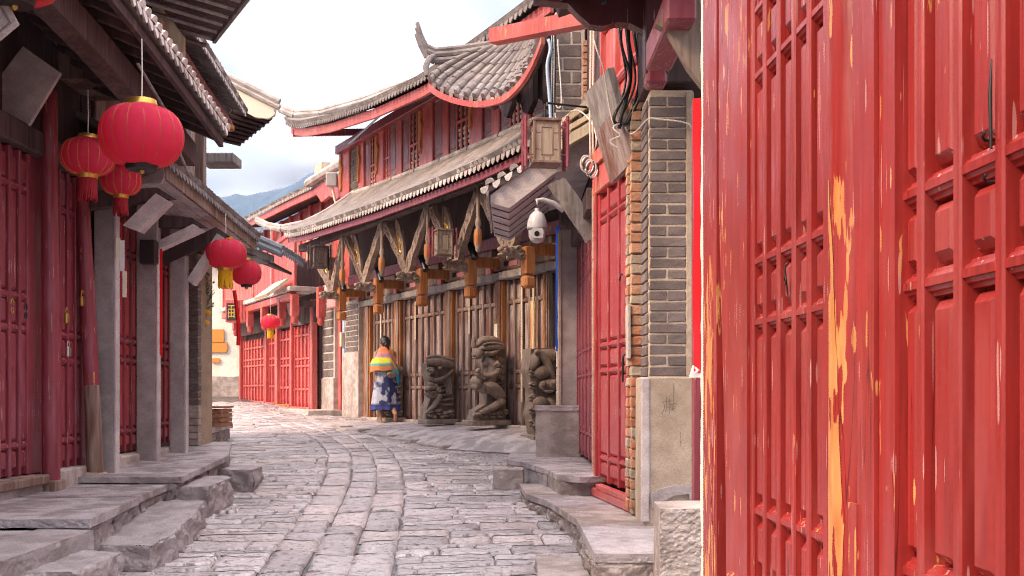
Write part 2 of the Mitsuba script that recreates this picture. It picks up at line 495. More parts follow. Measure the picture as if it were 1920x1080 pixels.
def slab(key, poly, z1, th=.05, mat='step:slab', tone=None, slope=0.0, y0=0.0, amp=.009, seed=2, **kw):
    m = rough(prism(poly, z1 - th, z1), .07, amp, 8, seed)
    v = m[0].copy(); v[:, 2] += slope * (v[:, 1] - y0)
    return add(key, (v, m[1]), mat, tone, smooth=30, **kw)


# left side: the platform in front of the first red house
p = thing('stone_platform', 'long grey stone platform along the foot of the dark red doors at left', 'stone platform')
slab(p + '__slab', [(-2.62, 6.62), (-2.80, 8.0), (-4.3, 8.0), (-4.3, 6.62)], .71, .055, tone=.55)
slab(p + '__slab', [(-2.805, 8.012), (-2.96, 9.4), (-4.3, 9.5), (-4.3, 8.012)], .715, .05, tone=.42, seed=4)
for i, (ya, yb) in enumerate(((6.66, 7.35), (7.36, 8.2), (8.21, 9.38))):
    xa, xb = -2.66 - .121 * (ya - 6.6), -2.66 - .121 * (yb - 6.6)
    block(p + '__kerb_stone', [(xa, ya), (xb, yb), (xb - .3, yb), (xa - .3, ya)], .2, .652, tone=.3 + .1 * i, seed=10 + i, mat='step:concrete')
p = thing('stone_platform', 'low worn kerb platform at the bottom left corner', 'stone platform')
slab(p + '__slab', [(-2.93, 4.2), (-2.93, 6.58), (-4.3, 6.58), (-4.3, 4.2)], .645, .1, tone=.45, seed=5)
for i, (ya, yb) in enumerate(((4.2, 5.25), (5.262, 6.56))):
    block(p + '__kerb_stone', [(-2.55, ya), (-2.57, yb), (-2.92, yb), (-2.92, ya)], .12, .655, mat='step:concrete', tone=.42, seed=20 + i, amp=.014)
# left side: the platform of the grey pillar house
p = thing('stone_platform', 'smooth slab platform below the grey pillars', 'stone platform')
for i, (ya, yb) in enumerate(((9.06, 10.3), (10.31, 11.5), (11.51, 13.0))):
    e = lambda y: np.interp(y, (9.06, 11.1, 13.0), (-2.81, -2.95, -3.42))
    ym = [ya] + ([11.1] if ya < 11.1 < yb else []) + [yb]
    slab(p + '__slab', [(e(y), y) for y in ym] + [(-4.5, yb), (-4.5, ya)], .775, .05, tone=.5 + .08 * i, slope=.03, y0=9, seed=30 + i)
    block(p + '__kerb_stone', [(e(y) - .04, y + .01) for y in ym] + [(e(yb) - .35, yb), (e(ya) - .35, ya + .01)], .3, .722, mat='step:concrete', tone=.4, slope=.03, y0=9, seed=33 + i)
# stepping blocks in the gutter
for i, (poly, z1, lab, sl) in enumerate([
        ([(-2.28, 5.6), (-2.30, 6.33), (-2.52, 6.42), (-2.78, 6.30), (-2.74, 5.6)], .555, 'rough stone step nearest the bottom left corner', 0),
        ([(-2.36, 6.95), (-2.33, 7.3), (-2.43, 8.2), (-2.55, 8.85), (-2.93, 8.85), (-2.86, 7.5), (-2.76, 6.97)], .50, 'long rough stone step with a curved top beside the left platform', .055),
        ([(-2.60, 9.15), (-2.62, 10.0), (-2.74, 10.12), (-2.98, 10.05), (-3.0, 9.3), (-2.9, 9.12)], .69, 'tall rough stone step at the corner of the slab platform', .02),
        ([(-2.62, 10.75), (-2.66, 11.4), (-3.0, 11.45), (-2.98, 10.8)], .715, 'farthest rough stone step along the left platform', 0)]):
    block('stone_step', poly, ground(poly[0][1]) - .06, z1, mat='step:concrete', tone=.55 if i else .5, amp=.06, seed=40 + i, slope=sl, y0=6.95 if i == 1 else 9.15, label=lab, cat='stone step', group='stone steps along the left side')
# farther left
p = thing('stone_platform', 'pale stone ledge under the brick planter at the left bend', 'stone platform')
slab(p + '__slab', [(-3.95, 13.2), (-4.42, 16.9), (-5.6, 16.9), (-5.2, 13.2)], 1.0, .07, tone=.7, seed=50)
block(p + '__kerb_stone', [(-3.99, 13.25), (-4.45, 16.85), (-4.8, 16.85), (-4.4, 13.25)], .5, .928, seed=51, mat='step:concrete')
pl = thing('brick_planter', 'square red brick planter on the ledge at the left bend', 'planter')
add(pl + '__core', cbox(-4.84, -4.16, 15.12, 15.68, 1.0, 1.25), 'stone:mortar', .3)
for c in range(4):
    for side in range(3):
        x0, w = -4.86 + side * .24, .228
        z = 1.003 + c * .066
        off = .06 if c % 2 else 0
        add(pl + '__brick', cbox(max(-4.86, x0 - off), min(-4.14, x0 - off + w), 15.09, 15.14, z, z + .058, .004, .003), 'stone:redbrick', .12)
    add(pl + '__brick', cbox(-4.17, -4.12, 15.10, 15.38, 1.003 + c * .066, 1.061 + c * .066, .004, .003), 'stone:redbrick', .1)
    add(pl + '__brick', cbox(-4.17, -4.12, 15.39, 15.70, 1.003 + c * .066, 1.061 + c * .066, .004, .003), 'stone:redbrick', .16)
add(pl + '__cap', cbox(-4.88, -4.10, 15.07, 15.73, 1.268, 1.295), 'stone:redbrick', .25)

# right side: platforms by the red folding door and the bench
p = thing('stone_platform', 'broken edged stone platform in front of the red door at right', 'stone platform')
EDGE = [(.475, 6.1), (.47, 7.78), (.30, 9.07), (.13, 9.69), (.075, 10.7)]
ex = lambda y: np.interp(y, [q[1] for q in EDGE], [q[0] for q in EDGE])
for i, (ya, yb) in enumerate(((6.1, 7.4), (7.41, 8.5), (8.51, 9.6), (9.61, 10.75))):
    ym = [ya] + [q[1] for q in EDGE if ya < q[1] < yb] + [yb]
    slab(p + '__slab', [(ex(y), y) for y in ym] + [(1.6, yb), (1.6, ya)], .575, .05, tone=.62 - .05 * i, seed=60 + i, amp=.007, mat='step:lime' if i % 2 else 'step:slab')
    block(p + '__kerb_stone', [(ex(y) + (.02 if i else .0), y + .012) for y in ym] + [(ex(yb) + .4, yb), (ex(ya) + .4, ya + .012)], .14, .523, amp=.075, seed=64 + i, tone=.42, mat='step:lime')
block(p + '__facing_stone', [(.49, 6.11), (.49, 6.4), (1.6, 6.4), (1.6, 6.11)], .1, .523, amp=.03, seed=69, tone=.5)
p = thing('stone_platform', 'upper stone ledge leading to the concrete bench', 'stone platform')
slab(p + '__slab', [(-.06, 11.9), (.115, 11.4), (.336, 10.35), (.425, 9.6), (.60, 9.4), (.95, 9.5), (.9, 13.4), (.0, 13.4)], .75, .05, tone=.68, seed=70)
for i, poly in enumerate(([(-.05, 11.9), (.12, 11.42), (.4, 11.5), (.3, 12.4), (-.04, 12.6)], [(.125, 11.4), (.34, 10.37), (.6, 10.5), (.4, 11.45)], [(.345, 10.35), (.44, 9.55), (.8, 9.55), (.62, 10.4)])):
    block(p + '__kerb_stone', poly, .3, .698, amp=.02, seed=71 + i, tone=.6 - .1 * i, mat='step:lime' if i != 1 else 'step:slab')
block('stone_step', [(-.19, 10.85), (.11, 10.85), (.13, 11.2), (-.2, 11.22)], .40, .71, amp=.012, seed=80, tone=.6, mat='step:lime', label='small squared stone step below the upper ledge at right', cat='stone step')
block('stone_step', [(.15, 6.0), (.47, 6.0), (.46, 7.12), (.16, 7.2)], .2, .405, amp=.018, seed=81, tone=.45, mat='step:lime', label='rough stone step at the bottom centre before the right platform', cat='stone step')
block('stone_block', [(.78, 5.62), (1.08, 5.62), (1.08, 6.05), (.80, 6.02)], .2, .885, amp=.008, seed=82, tone=.62, mat='step:lime', label='upright plastered stone block leaning by the worn red post', cat='stone block')
b = thing('bench', 'low concrete bench block beside the grey pillar', 'bench')
block(b + '__seat', [(.26, 12.28), (.80, 12.28), (.80, 12.6), (.27, 12.6)], 1.285, 1.345, amp=.004, seed=83, tone=.72, mat='step:slab')
block(b + '__base', [(.275, 12.3), (.79, 12.3), (.79, 12.6), (.28, 12.6)], .75, 1.284, amp=.006, seed=84, tone=.55, mat='step:lime')

# pavement before the carved house
MF = Frame((.60, 15.03), (-.482, .876))


def apron(u, t):
    w = t * (1.35 if u > .5 else 1.35 - .6 * (.5 - u))
    x, y, _ = MF.p(u, w, 0)
    return (x, y, (.955 - .03 * t) * (1 - t ** 3) + (ground(y) + .035) * t ** 3 + .004 * math.sin(u * 9 + t * 5))


add('pavement', grid(apron, np.linspace(-1.2, 9.2, 40), np.linspace(-.25, 1, 9), thick=.1), 'step:slab', .72, smooth=30, kind='structure')
for i, u in enumerate((1.2, 2.3, 3.2, 4.5, 5.4)):
    add('pavement__edging_stone', MF.w(rough(cbox(u - .5, u + .42 + .1 * (i % 2), 1.18, 1.42, .55, ground(MF.p(u, 1.3, 0)[1]) + .055, .01), .1, .012, 8, 90 + i)), 'step:lime', .5 + .06 * i, smooth=30)
# ------------------------------------------------------------------ joinery shared by all houses
def raised(fr, u0, u1, z0, z1, w0, h, inset):
    """A fielded door panel: a bevelled raised field."""
    def rect(i, w):
        return [(u0 + i, w, z0 + i), (u1 - i, w, z0 + i), (u1 - i, w, z1 - i), (u0 + i, w, z1 - i)]
    a, b, c = rect(0, w0), rect(inset * .35, w0 + h * .55), rect(inset, w0 + h)
    v = np.array(a + b + c); f = []
    for o in (0, 4):
        for k in range(4):
            k2 = (k + 1) % 4
            f += [[o + k, o + k2, o + 4 + k2], [o + k, o + 4 + k2, o + 4 + k]]
    f += [[8, 9, 10], [8, 10, 11]]
    return flip(fr.w((v, np.array(f))))


def rail_mesh(fr, u0, u1, z, h, w, d=.03, fancy=True):
    a = h / 2
    pr = [(w - d, -a), (w - .012, -a), (w - .008, -a + .008), (w, -a + .011), (w + .004, -a * .35), (w + .010, -a * .3), (w + .010, a * .3), (w + .004, a * .35), (w, a - .011), (w - .008, a - .008), (w - .012, a), (w - d, a)] if fancy else \
         [(w - d, -a), (w, -a), (w + .004, -a * .4), (w + .004, a * .4), (w, a), (w - d, a)]
    return fr.beam([(x, z + y) for x, y in pr], u0, u1)


def door(parent, fr, us, z0, z1, rails, w, mat, stile=.034, rail=.05, depth=.04, wear=None, panel_mat=None, fancy=True, field=.016, inset=.022, edge=.04, name='door', label=None, stile_mat=None):
    """A leaf with upright stiles at us, moulded rails at the heights given and a fielded panel in each opening."""
    k = add(parent + '__' + name, fr.box(us[0], us[-1], w - depth - .03, w - depth, z0, z1, .002), mat, wear)
    if label:
        tag(k, label)
    lo, hi = min(us), max(us)
    zs = [z0] + list(rails) + [z1]
    for i, u in enumerate(us):
        a = edge if i in (0, len(us) - 1) else stile
        c = u + (a / 2 if i == 0 else -a / 2 if i == len(us) - 1 else 0) * (1 if us[-1] > us[0] else -1)
        add(k + '__stile', fr.box(c - a / 2, c + a / 2, w - depth - .002, w + .004, z0, z1, .005), stile_mat or mat, None if wear is None else min(1, wear + random.uniform(-.04, .12)))
    for z in rails:
        for a, b in zip(us[:-1], us[1:]):
            s = np.sign(b - a)
            add(k + '__rail', rail_mesh(fr, a + s * stile * .4, b - s * stile * .4, z, rail, w - .010, depth - .01, fancy), mat, None if wear is None else min(1, wear + random.uniform(-.05, .05)))
    zz = [z0 + rail * .2] + list(rails) + [z1 - rail * .2]
    for a, b in zip(us[:-1], us[1:]):
        s = 1 if b > a else -1
        for i in range(len(zz) - 1):
            lo_, hi_ = zz[i] + rail * .55, zz[i + 1] - rail * .55
            if hi_ - lo_ > .03:
                A, B = sorted((a + s * stile * .75, b - s * stile * .75))
                add(k + '__panel', raised(fr, A, B, lo_, hi_, w - depth + .002, field, min(inset, (B - A) * .3)), panel_mat or mat, None if wear is None else wear + random.uniform(-.06, .03))
    return k


def wavy(u0, u1, z0, z1, amp=.006, seed=0, left=None, right=None, n=40):
    """outline of a hewn board; left/right may be functions of z"""
    z = np.linspace(z0, z1, n)
    a = np.array([left(q) if left else u0 for q in z]) + amp * (meshkit.fbm(np.stack([z * 5, z * 0 + seed, z * 0], -1), 3, seed) - .5) * 2
    b = np.array([right(q) if right else u1 for q in z]) + amp * (meshkit.fbm(np.stack([z * 5, z * 0 + seed + 7.7, z * 0], -1), 3, seed + 1) - .5) * 2
    return [(x, q) for x, q in zip(b, z)] + [(x, q) for x, q in zip(a[::-1], z[::-1])]


def brick_column(parent, x0, x1, y0, y1, z0, z1, course, mat, pattern, faces='front', joint=.011, jit=.003, tone=(.2, .8), proud=.012, name='brick'):
    """Bricks laid on the front (low y) face, and on the street side (low x) face if asked."""
    n = int((z1 - z0) / course)
    for c in range(n):
        a = z0 + c * course + joint / 2; b = a + course - joint
        cuts = pattern[c % len(pattern)]
        for l, r in zip(cuts[:-1], cuts[1:]):
            X0, X1 = x0 + (x1 - x0) * l + joint / 2, x0 + (x1 - x0) * r - joint / 2
            p = proud + random.uniform(-.003, .003)
            add(f'{parent}__{name}', cbox(X0, X1, y0 - p, y0 + .08, a, b, .005, jit), mat if not isinstance(mat, (list, tuple)) else random.choice(mat), random.uniform(*tone))
        if 'side' in faces:
            add(f'{parent}__{name}', cbox(x0 - proud, x0 + .05, y0 + .09, y1 - .01, a, b, .005, jit), mat if not isinstance(mat, (list, tuple)) else random.choice(mat), random.uniform(*tone))


# ------------------------------------------------------------------ the near shop front at right
NF = Frame((1.0, 0), (-.04, 1))
n = thing('timber_shop', 'weathered red timber shop front with chipped paint filling the right edge', 'shop')
NR = [1.09, 1.74, 1.95, 2.59, 2.82]
add(n + '__wall', NF.box(-1.5, 4.50, -.30, -.14, .1, 4.3, .01), 'wood:black', .4)
add(n + '__lintel', NF.box(-1.5, 4.52, -.12, .02, 3.30, 3.62, .02), 'paint:near', .45)
add(n + '__sill', NF.box(-1.5, 4.0, -.13, .04, .70, .84, .02), 'paint:near', .6)
d1 = door(n, NF, [2.93, 3.105, 3.25, 3.41, 3.57, 3.745], .845, 3.29, NR, .012, 'paint:near', stile=.034, rail=.058, depth=.050, wear=.22, field=.042, inset=.030, edge=.045)
d2 = door(n, NF, [1.67, 1.835, 2.01, 2.185, 2.365, 2.505], .845, 3.29, NR, .0, 'paint:near', stile=.034, rail=.06, depth=.052, wear=.31, field=.042, inset=.030, edge=.045)
d3 = door(n, NF, [.80, .97, 1.14, 1.31, 1.48, 1.655], .845, 3.29, NR, .0, 'paint:near', stile=.034, rail=.06, depth=.052, wear=.31, field=.042, inset=.030)
# far post: two split boards with a long crack, a cream edging strip
gap = lambda z: np.interp(z, [.5, 1.1, 1.75, 2.0, 2.3, 3.0, 3.3], [4.05, 4.06, 4.12, 4.15, 4.178, 4.172, 4.182])
k = add(n + '__post', NF.box(3.755, 4.42, -.13, -.03, .2, 3.29, .01), 'wood:dark', .6)
add(k + '__board', NF.face(wavy(4.19, 4.43, .3, 3.29, .004, 3), -.03, .030), 'paint:near', .42)
add(k + '__board', NF.face(wavy(3.75, 4.15, .3, 3.29, .004, 5, right=gap), -.03, .025), 'paint:near', .47)
for i, (z0, z1, c, wd) in enumerate(((.35, 1.08, 4.32, .17), (.95, 1.66, 4.33, .15), (1.5, 2.05, 4.30, .12), (.6, 1.5, 4.225, .022))):
    sh = lambda q, s: c + s * wd / 2 * max(.05, math.sin(math.pi * (q - z0) / (z1 - z0))) ** .6
    add(k + '__bare_strip', NF.face(wavy(0, 0, z0, z1, .018, 20 + i, left=lambda q: sh(q, -1), right=lambda q: sh(q, 1), n=60), .026, .0322), 'paint:near', .93)
add(k + '__edging', NF.w(rough(cbox(4.435, 4.505, -.10, .024, .85, 3.5, .003), .04, .006, 9, 3)), 'cream', smooth=30)
add(k + '__edging', NF.face([(4.44, .40), (4.565, .40), (4.505, .84), (4.44, .86)], -.10, .02), 'cream')
# middle post: a rounded split log, the outer arris bare, a wide crack and a flat board
k = add(n + '__post', NF.box(2.51, 2.92, -.14, -.035, .2, 3.29, .01), 'wood:dark', .5)


def log(z, a):
    r = .088 + .008 * (meshkit.fbm(np.array([z * 2.2, a * 2, 3.0]), 3, 2) - .5)
    return NF.p(2.80 + r * math.cos(a), -.03 + .082 * math.sin(a) + .004 * (meshkit.noise(np.array([z * 9, a * 6, 0]), 4) - .5), z)


add(k + '__log', grid(log, np.linspace(.3, 3.29, 60), np.linspace(0.05, math.pi - .05, 22), thick=.03, flipn=True), 'paint:near', .50, smooth=30)


def splinter(z, t):
    hi = np.interp(z, [.3, .8, 1.2, 1.45, 1.75, 2.05], [1.9, 2.0, 2.15, 2.0, 1.85, 1.35]) + .35 * (meshkit.fbm(np.array([z * 6, 2.0, 0]), 3, 9) - .5)
    lo = .9 + .2 * (meshkit.fbm(np.array([z * 5, 7.0, 0]), 3, 5) - .5)
    a = lo + (hi - lo) * t
    q = log(z, a); c = NF.p(2.80, -.03, z)
    return c + (q - c) * 1.022


add(k + '__bare_wood', grid(splinter, np.linspace(.3, 2.06, 70), np.linspace(0, 1, 9), flipn=True), 'paint:near', 1.02, smooth=30)
cr = lambda z: np.interp(z, [.3, .9, 1.2, 1.6, 1.9, 2.0, 2.6, 3.3], [2.685, 2.68, 2.67, 2.672, 2.685, 2.70, 2.708, 2.71])
add(k + '__board', NF.face(wavy(2.56, 2.70, .3, 3.29, .002, 11, right=cr), -.035, .030), 'paint:near', .36)
add(k + '__board', NF.face(wavy(2.46, 2.555, .3, 3.29, .002, 12), -.035, .020), 'paint:near', .34)
add(k + '__board', NF.face(wavy(2.66, 2.72, .3, 1.22, .003, 14), .026, .036), 'paint:near', .45)
k = add(n + '__eave', grid(lambda y, t: (.30 + t * 1.3, y, 4.26 + t * .45), np.linspace(1.5, 7.6, 8), np.linspace(0, 1, 4), thick=.1, flipn=True), 'wood:dark', .5)
add(n + '__hook', join([tube([NF.p(3.30, .015, 1.90), NF.p(3.30, .026, 1.89), NF.p(3.30, .016, 1.80)], .003), tube([NF.p(3.30 + .010 * math.cos(a), .024, 1.845 + .011 * math.sin(a)) for a in np.linspace(0, 6.0, 12)], .0022)]), 'iron', smooth=True)
for u, zz in ((2.025, 2.26), (2.025, 1.90), (2.03, 1.98)):
    add(n + '__hook', tube([NF.p(u, .0, zz), NF.p(u, .02, zz - .002), NF.p(u - .006, .028, zz + .004), NF.p(u - .012, .026, zz + .011)], .0032), 'iron', smooth=True)
add(n + '__latch_bar', tube([NF.p(2.02, .012, 2.13), NF.p(2.018, .016, 2.06), NF.p(2.022, .012, 1.96)], [.0015, .004, .003]), 'iron', smooth=True)

# ------------------------------------------------------------------ the brick pier house: grey pier, orange stack, folding door
r = thing('brick_pier_house', 'house with a grey brick pier beside a bright red folding door', 'house')
pr = add(r + '__pier', cbox(.958, 1.262, 7.4165, 7.85, 1.58, 3.60, .01), 'stone:plaster', .75)
brick_column(pr, .953, 1.215, 7.418, 7.84, 1.605, 3.60, .0751, 'stone:greybrick', [(0, 1), (0, .48, 1)], 'front side', tone=(.25, .8), proud=.008)
add(pr + '__jointing', rough(cbox(1.21, 1.262, 7.405, 7.5, 1.6, 3.58), .06, .006, 14, 3), 'stone:plaster', .6, smooth=30)
add(pr + '__plaster_base', rough(cbox(.915, 1.30, 7.375, 7.9, .56, 1.603, .01), .045, .006, 6, 5), 'stone:plaster', .62, smooth=30)
add(pr + '__corner_strip', rough(cbox(.895, .95, 7.36, 7.42, .60, 1.60, .008), .08, .004, 8, 6), 'stone:board', .75, smooth=30)
for i, q in enumerate(((1.062, 1.36, 1.068, 1.47), (1.04, 1.43, 1.095, 1.44), (1.035, 1.34, 1.058, 1.42), (1.085, 1.35, 1.09, 1.46), (1.11, 1.37, 1.113, 1.56), (1.085, 1.41, 1.14, 1.425), (1.095, 1.38, 1.125, 1.385), (1.16, 1.12, 1.163, 1.22))):
    add(pr + '__scratched_stroke', tube([(q[0], 7.366, q[1]), ((q[0] + q[2]) / 2 + .003, 7.364, (q[1] + q[3]) / 2), (q[2], 7.366, q[3])], .0013, 5), 'iron')
add(pr + '__broken_render', rough(prism([(.955, .80), (1.02, .83), (1.13, .86), (1.24, .845), (1.30, .86), (1.30, .66), (1.24, .70), (1.22, .80), (1.12, .785), (1.04, .745), (1.0, .69), (.965, .70)], 7.345, 7.39, (0, 2, 1)), .03, .008, 16, 7), 'stone:concrete', .45, smooth=30)
st = add(r + '__brick_stack', cbox(.893, .985, 7.972, 8.22, .58, 3.70, .01), 'stone:mortar', .5)
brick_column(st, .882, 1.0, 7.962, 8.2, .62, 3.72, .0765, ['stone:redbrick', 'stone:redbrick', 'stone:redbrick', 'stone:plaster'], [(0, 1)], 'front side', jit=.006, tone=(.3, .95), proud=.010)
add(st + '__strip', rough(cbox(.862, .885, 7.93, 8.1, 1.75, 2.15), .05, .004, 9, 2), 'stone:whitemortar', .6, smooth=30)
RF = Frame((.942, 8.3), (-.14, 1))
door(r, RF, [-.15, .17, .48, .86, 1.23], .71, 3.26, [.92, 1.685, 1.91, 3.02], .0, 'paint:street', stile=.04, rail=.06, depth=.042, wear=.12, field=.034, inset=.026, edge=.05)
add(r + '__door_sill', RF.box(-.12, 1.30, -.08, .07, .58, .655, .008), 'paint:far', .4)
add(r + '__door_sill', RF.box(-.12, 1.02, .01, .075, .655, .70, .006), 'paint:far', .35)
add(r + '__door_post', RF.box(1.235, 1.31, -.08, .03, .6, 3.55, .01), 'paint:street', .3)
add(r + '__lintel', RF.box(-.2, 1.36, -.1, .03, 3.265, 3.50, .01), 'paint:far', .45)
add(r + '__lintel_board', RF.face(wavy(.3, 1.34, 3.50, 3.62, .004, 8), -.06, .06), 'paint:far', .5)
add(r + '__wall', RF.box(-.3, 1.3, -.5, -.12, .3, 6.2, .01), 'wood:dark', .4)
door(r, RF, [-.4, .25, .75, 1.3], 3.66, 6.2, [4.15, 4.75, 4.95], -.03, 'paint:far', stile=.07, rail=.08, depth=.05, wear=.25, inset=.04, name='casement_window')
sk = add(r + '__edge_stack', cbox(.748, .80, 9.82, 10.0, .76, 3.4, .004), 'stone:mortar', .4)
brick_column(sk, .741, .806, 9.82, 9.98, .78, 3.40, .088, ['stone:redbrick', 'stone:redbrick', 'stone:plaster'], [(0, 1)], 'front', jit=.006, tone=(.3, .9), proud=.008)
jb = add(r + '__jamb', cbox(1.12, 1.30, 6.55, 6.66, .80, 3.3, .006), 'paint:maroon', .35)
add(r + '__broken_plinth', rough(cbox(1.13, 1.32, 6.50, 6.80, .57, .80, .01), .04, .02, 12, 8), 'stone:concrete', .6, smooth=30)
# brackets and beam ends under the deep eave
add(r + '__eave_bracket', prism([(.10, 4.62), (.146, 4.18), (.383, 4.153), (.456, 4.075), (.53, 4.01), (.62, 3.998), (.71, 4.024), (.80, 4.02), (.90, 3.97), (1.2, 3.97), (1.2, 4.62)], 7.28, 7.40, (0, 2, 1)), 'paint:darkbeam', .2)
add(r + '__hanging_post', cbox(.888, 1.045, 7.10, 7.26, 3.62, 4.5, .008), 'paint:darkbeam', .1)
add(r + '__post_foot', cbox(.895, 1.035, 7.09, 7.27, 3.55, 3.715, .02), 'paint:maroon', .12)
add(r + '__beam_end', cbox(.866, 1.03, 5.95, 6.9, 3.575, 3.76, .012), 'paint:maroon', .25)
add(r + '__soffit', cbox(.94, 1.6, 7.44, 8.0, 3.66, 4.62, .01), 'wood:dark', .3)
add(r + '__roof', grid(lambda y, t: (-.05 + t * 1.8, y, 4.62 + t * .5), np.linspace(6.3, 7.6, 5), np.linspace(0, 1, 4), thick=.12, flipn=True), 'wood:dark', .4)
add(r + '__plank', prism([(.884, 3.744), (.825, 3.614), (.893, 3.577), (1.014, 3.36), (1.094, 3.258), (1.16, 3.3), (1.16, 3.72), (1.057, 3.76)], 6.12, 6.20, (0, 2, 1)), 'wood:carved', .35)
add(r + '__gutter', tube([(.10, 7.2, 4.19), (.48, 7.2, 4.175)], .022, 10), 'rubber', smooth=True)
add(r + '__pipe', cbox(.59, .63, 7.12, 7.16, 4.09, 4.4, .008), 'rubber')

# ------------------------------------------------------------------ the bench house: concrete pillar, dark red doors, porch roof
b2 = thing('pillar_house', 'house with a bare concrete pillar and dark red doors behind the bench', 'house')
add(b2 + '__pillar', rough(cbox(.555, .80, 12.62, 12.95, .74, 3.42, .008), .10, .006, 6, 5), 'stone:concrete', .75, smooth=30)
add(b2 + '__pillar_edge', cbox(.548, .585, 12.60, 12.66, .76, 3.38, .006), 'stone:plaster', .8)
DF = Frame((.80, 10.0), (-.012, 1))
door(b2, DF, [.12, .5, .9, 1.35, 1.8, 2.25, 2.6], .80, 3.2, [1.06, 1.68, 1.95, 2.75, 2.95], .0, 'paint:maroon', stile=.06, rail=.06, depth=.016, wear=.12, field=.008, inset=.04)
add(b2 + '__wall', cbox(.86, 1.3, 9.95, 15.5, .3, 6.4, .01), 'wood:dark', .45)
add(b2 + '__lintel', cbox(.70, 1.0, 10.02, 13.0, 3.21, 3.42, .01), 'wood:dark', .6)
so = add(b2 + '__porch_soffit', prism([(.84, 4.36), (-.22, 3.50), (-.22, 3.43), (-.03, 3.37), (.45, 3.74), (.84, 3.84)], 10.86, 13.2, (0, 2, 1)), 'stone:board', .62)
for i in range(5):
    add(so + '__panel_joint', prism([(-.21, 3.415), (-.03, 3.36), (.45, 3.73), (.45, 3.75), (-.03, 3.38), (-.21, 3.44)], 11.1 + i * .45, 11.112 + i * .45, (0, 2, 1)), 'wood:dark', .5)


def slope_tiles(parent, P, nrow, ncol, r, mat, name='tile', parts=True, tone=(.25, .8), over=1.06, end=True, tongue=True):
    """Rows of half round tiles over the sheet P(a, b): a along the eave 0..1, b from the eave 0 up to the ridge 1."""
    out = []
    for i in range(nrow):
        a = (i + .5) / nrow
        for j in range(ncol):
            b0, b1 = j / ncol, min(1, (j + over) / ncol)
            p0, p1 = np.array(P(a, b0)), np.array(P(a, b1))
            e = np.array(P(min(1, a + .01), (b0 + b1) / 2)) - np.array(P(max(0, a - .01), (b0 + b1) / 2)); e /= np.linalg.norm(e)
            t = (p1 - p0) / np.linalg.norm(p1 - p0); nn = np.cross(e, t); nn /= np.linalg.norm(nn)
            nn *= 1 if nn[2] > 0 else -1
            an = np.linspace(-.1, math.pi + .1, 7); rr = r * random.uniform(.94, 1.05); jit = RNG.uniform(-.004, .004, 3)
            ring0 = [p0 + jit + nn * .010 + e * math.cos(q) * rr + nn * math.sin(q) * rr for q in an]
            ring1 = [p1 + jit + nn * .0 + e * math.cos(q) * rr * .86 + nn * math.sin(q) * rr * .86 for q in an]
            v = np.array(ring0 + ring1 + [p0 + jit + nn * .01]); f = []
            for k in range(6):
                f += [[k, k + 1, k + 8], [k, k + 8, k + 7], [14, k + 1, k]]
            m = (v, np.array(f))
            if parts:
                add(f'{parent}__{name}', m, mat, random.uniform(*tone))
            else:
                out.append(m)
        if tongue:
            a2 = i / nrow
            p0 = np.array(P(a2, 0)); p1 = np.array(P(a2, .06)); dn = p0 - p1; dn /= np.linalg.norm(dn)
            e = np.array(P(min(1, a2 + .01), 0)) - np.array(P(max(0, a2 - .01), 0)); e /= np.linalg.norm(e)
            tip = np.array([0, 0, -1.0])
            q = np.array([p0 + e * r * .95, p0 - e * r * .95, p0 - e * r * .75 + tip * r * .9 + dn * .01, p0 + tip * r * 1.5 + dn * .012, p0 + e * r * .75 + tip * r * .9 + dn * .01])
            v = np.vstack([q, q - dn * .018]); f = [[0, 1, 2], [0, 2, 3], [0, 3, 4], [5, 7, 6], [5, 8, 7], [5, 9, 8]]
            for k in range(5):
                k2 = (k + 1) % 5
                f += [[k, k + 5, k2], [k2, k + 5, k2 + 5]]
            m = (v, np.array(f))
            if parts:
                add(f'{parent}__drip_tile', m, mat, random.uniform(*tone))
            else:
                out.append(m)
    return join(out) if out else None


pP = lambda a, b: (-.25 + 1.10 * b, 10.84 + a * 2.4, 3.53 + .50 * b + .42 * b * b)
pt = add(b2 + '__porch_roof', grid(pP, np.linspace(0, 1, 6), np.linspace(0, 1, 8), thick=.05), 'stone:tile', .5)
add(pt + '__tile_row', slope_tiles(pt, pP, 16, 6, .055, 'stone:paletile', parts=False), 'stone:paletile', .6, kind='stuff')
vP = lambda a, b: (-.28 + 1.10 * a, 10.80 + .16 * b, 3.52 + .50 * a + .42 * a * a + .06 + .05 * b)
slope_tiles(pt, vP, 9, 1, .05, 'stone:paletile', name='verge_tile', tone=(.4, .95))
for q in (((.28, 4.02), (.86, 4.44), .07, 10.74), ((.24, 3.93), (.80, 4.26), .05, 10.70), ((.38, 3.86), (.90, 4.16), .11, 10.66)):
    (xa, za), (xb, zb), th, yy = q
    add(b2 + '__roof_plank', rough(prism([(xa, za), (xb, zb), (xb - .01, zb + th), (xa - .01, za + th)], yy, yy + .16, (0, 2, 1)), .06, .006, 12, int(th * 100)), 'wood:pale', .55, smooth=30)
add(b2 + '__strut', rough(prism([(.36, 3.55), (.74, 2.98), (.86, 3.05), (.83, 3.18), (.52, 3.62)], 10.52, 10.64, (0, 2, 1)), .04, .010, 11, 4), 'wood:grey', .35, smooth=30)
up = add(b2 + '__storey_pier', cbox(.49, .84, 12.22, 12.6, 4.3, 5.85, .01), 'stone:whitemortar', .6)
brick_column(up, .485, .80, 12.22, 12.6, 4.42, 5.85, .152, 'stone:greybrick', [(0, 1), (0, .62, 1), (0, .3, 1)], 'front', joint=.022, tone=(.7, 1.0), proud=.01)
brick_column(up, .805, .865, 12.20, 12.6, 4.7, 5.60, .075, 'stone:redbrick', [(0, 1)], 'front', tone=(.3, .5), proud=.02)
XF = Frame((.75, 10.55), (-.76, .66))
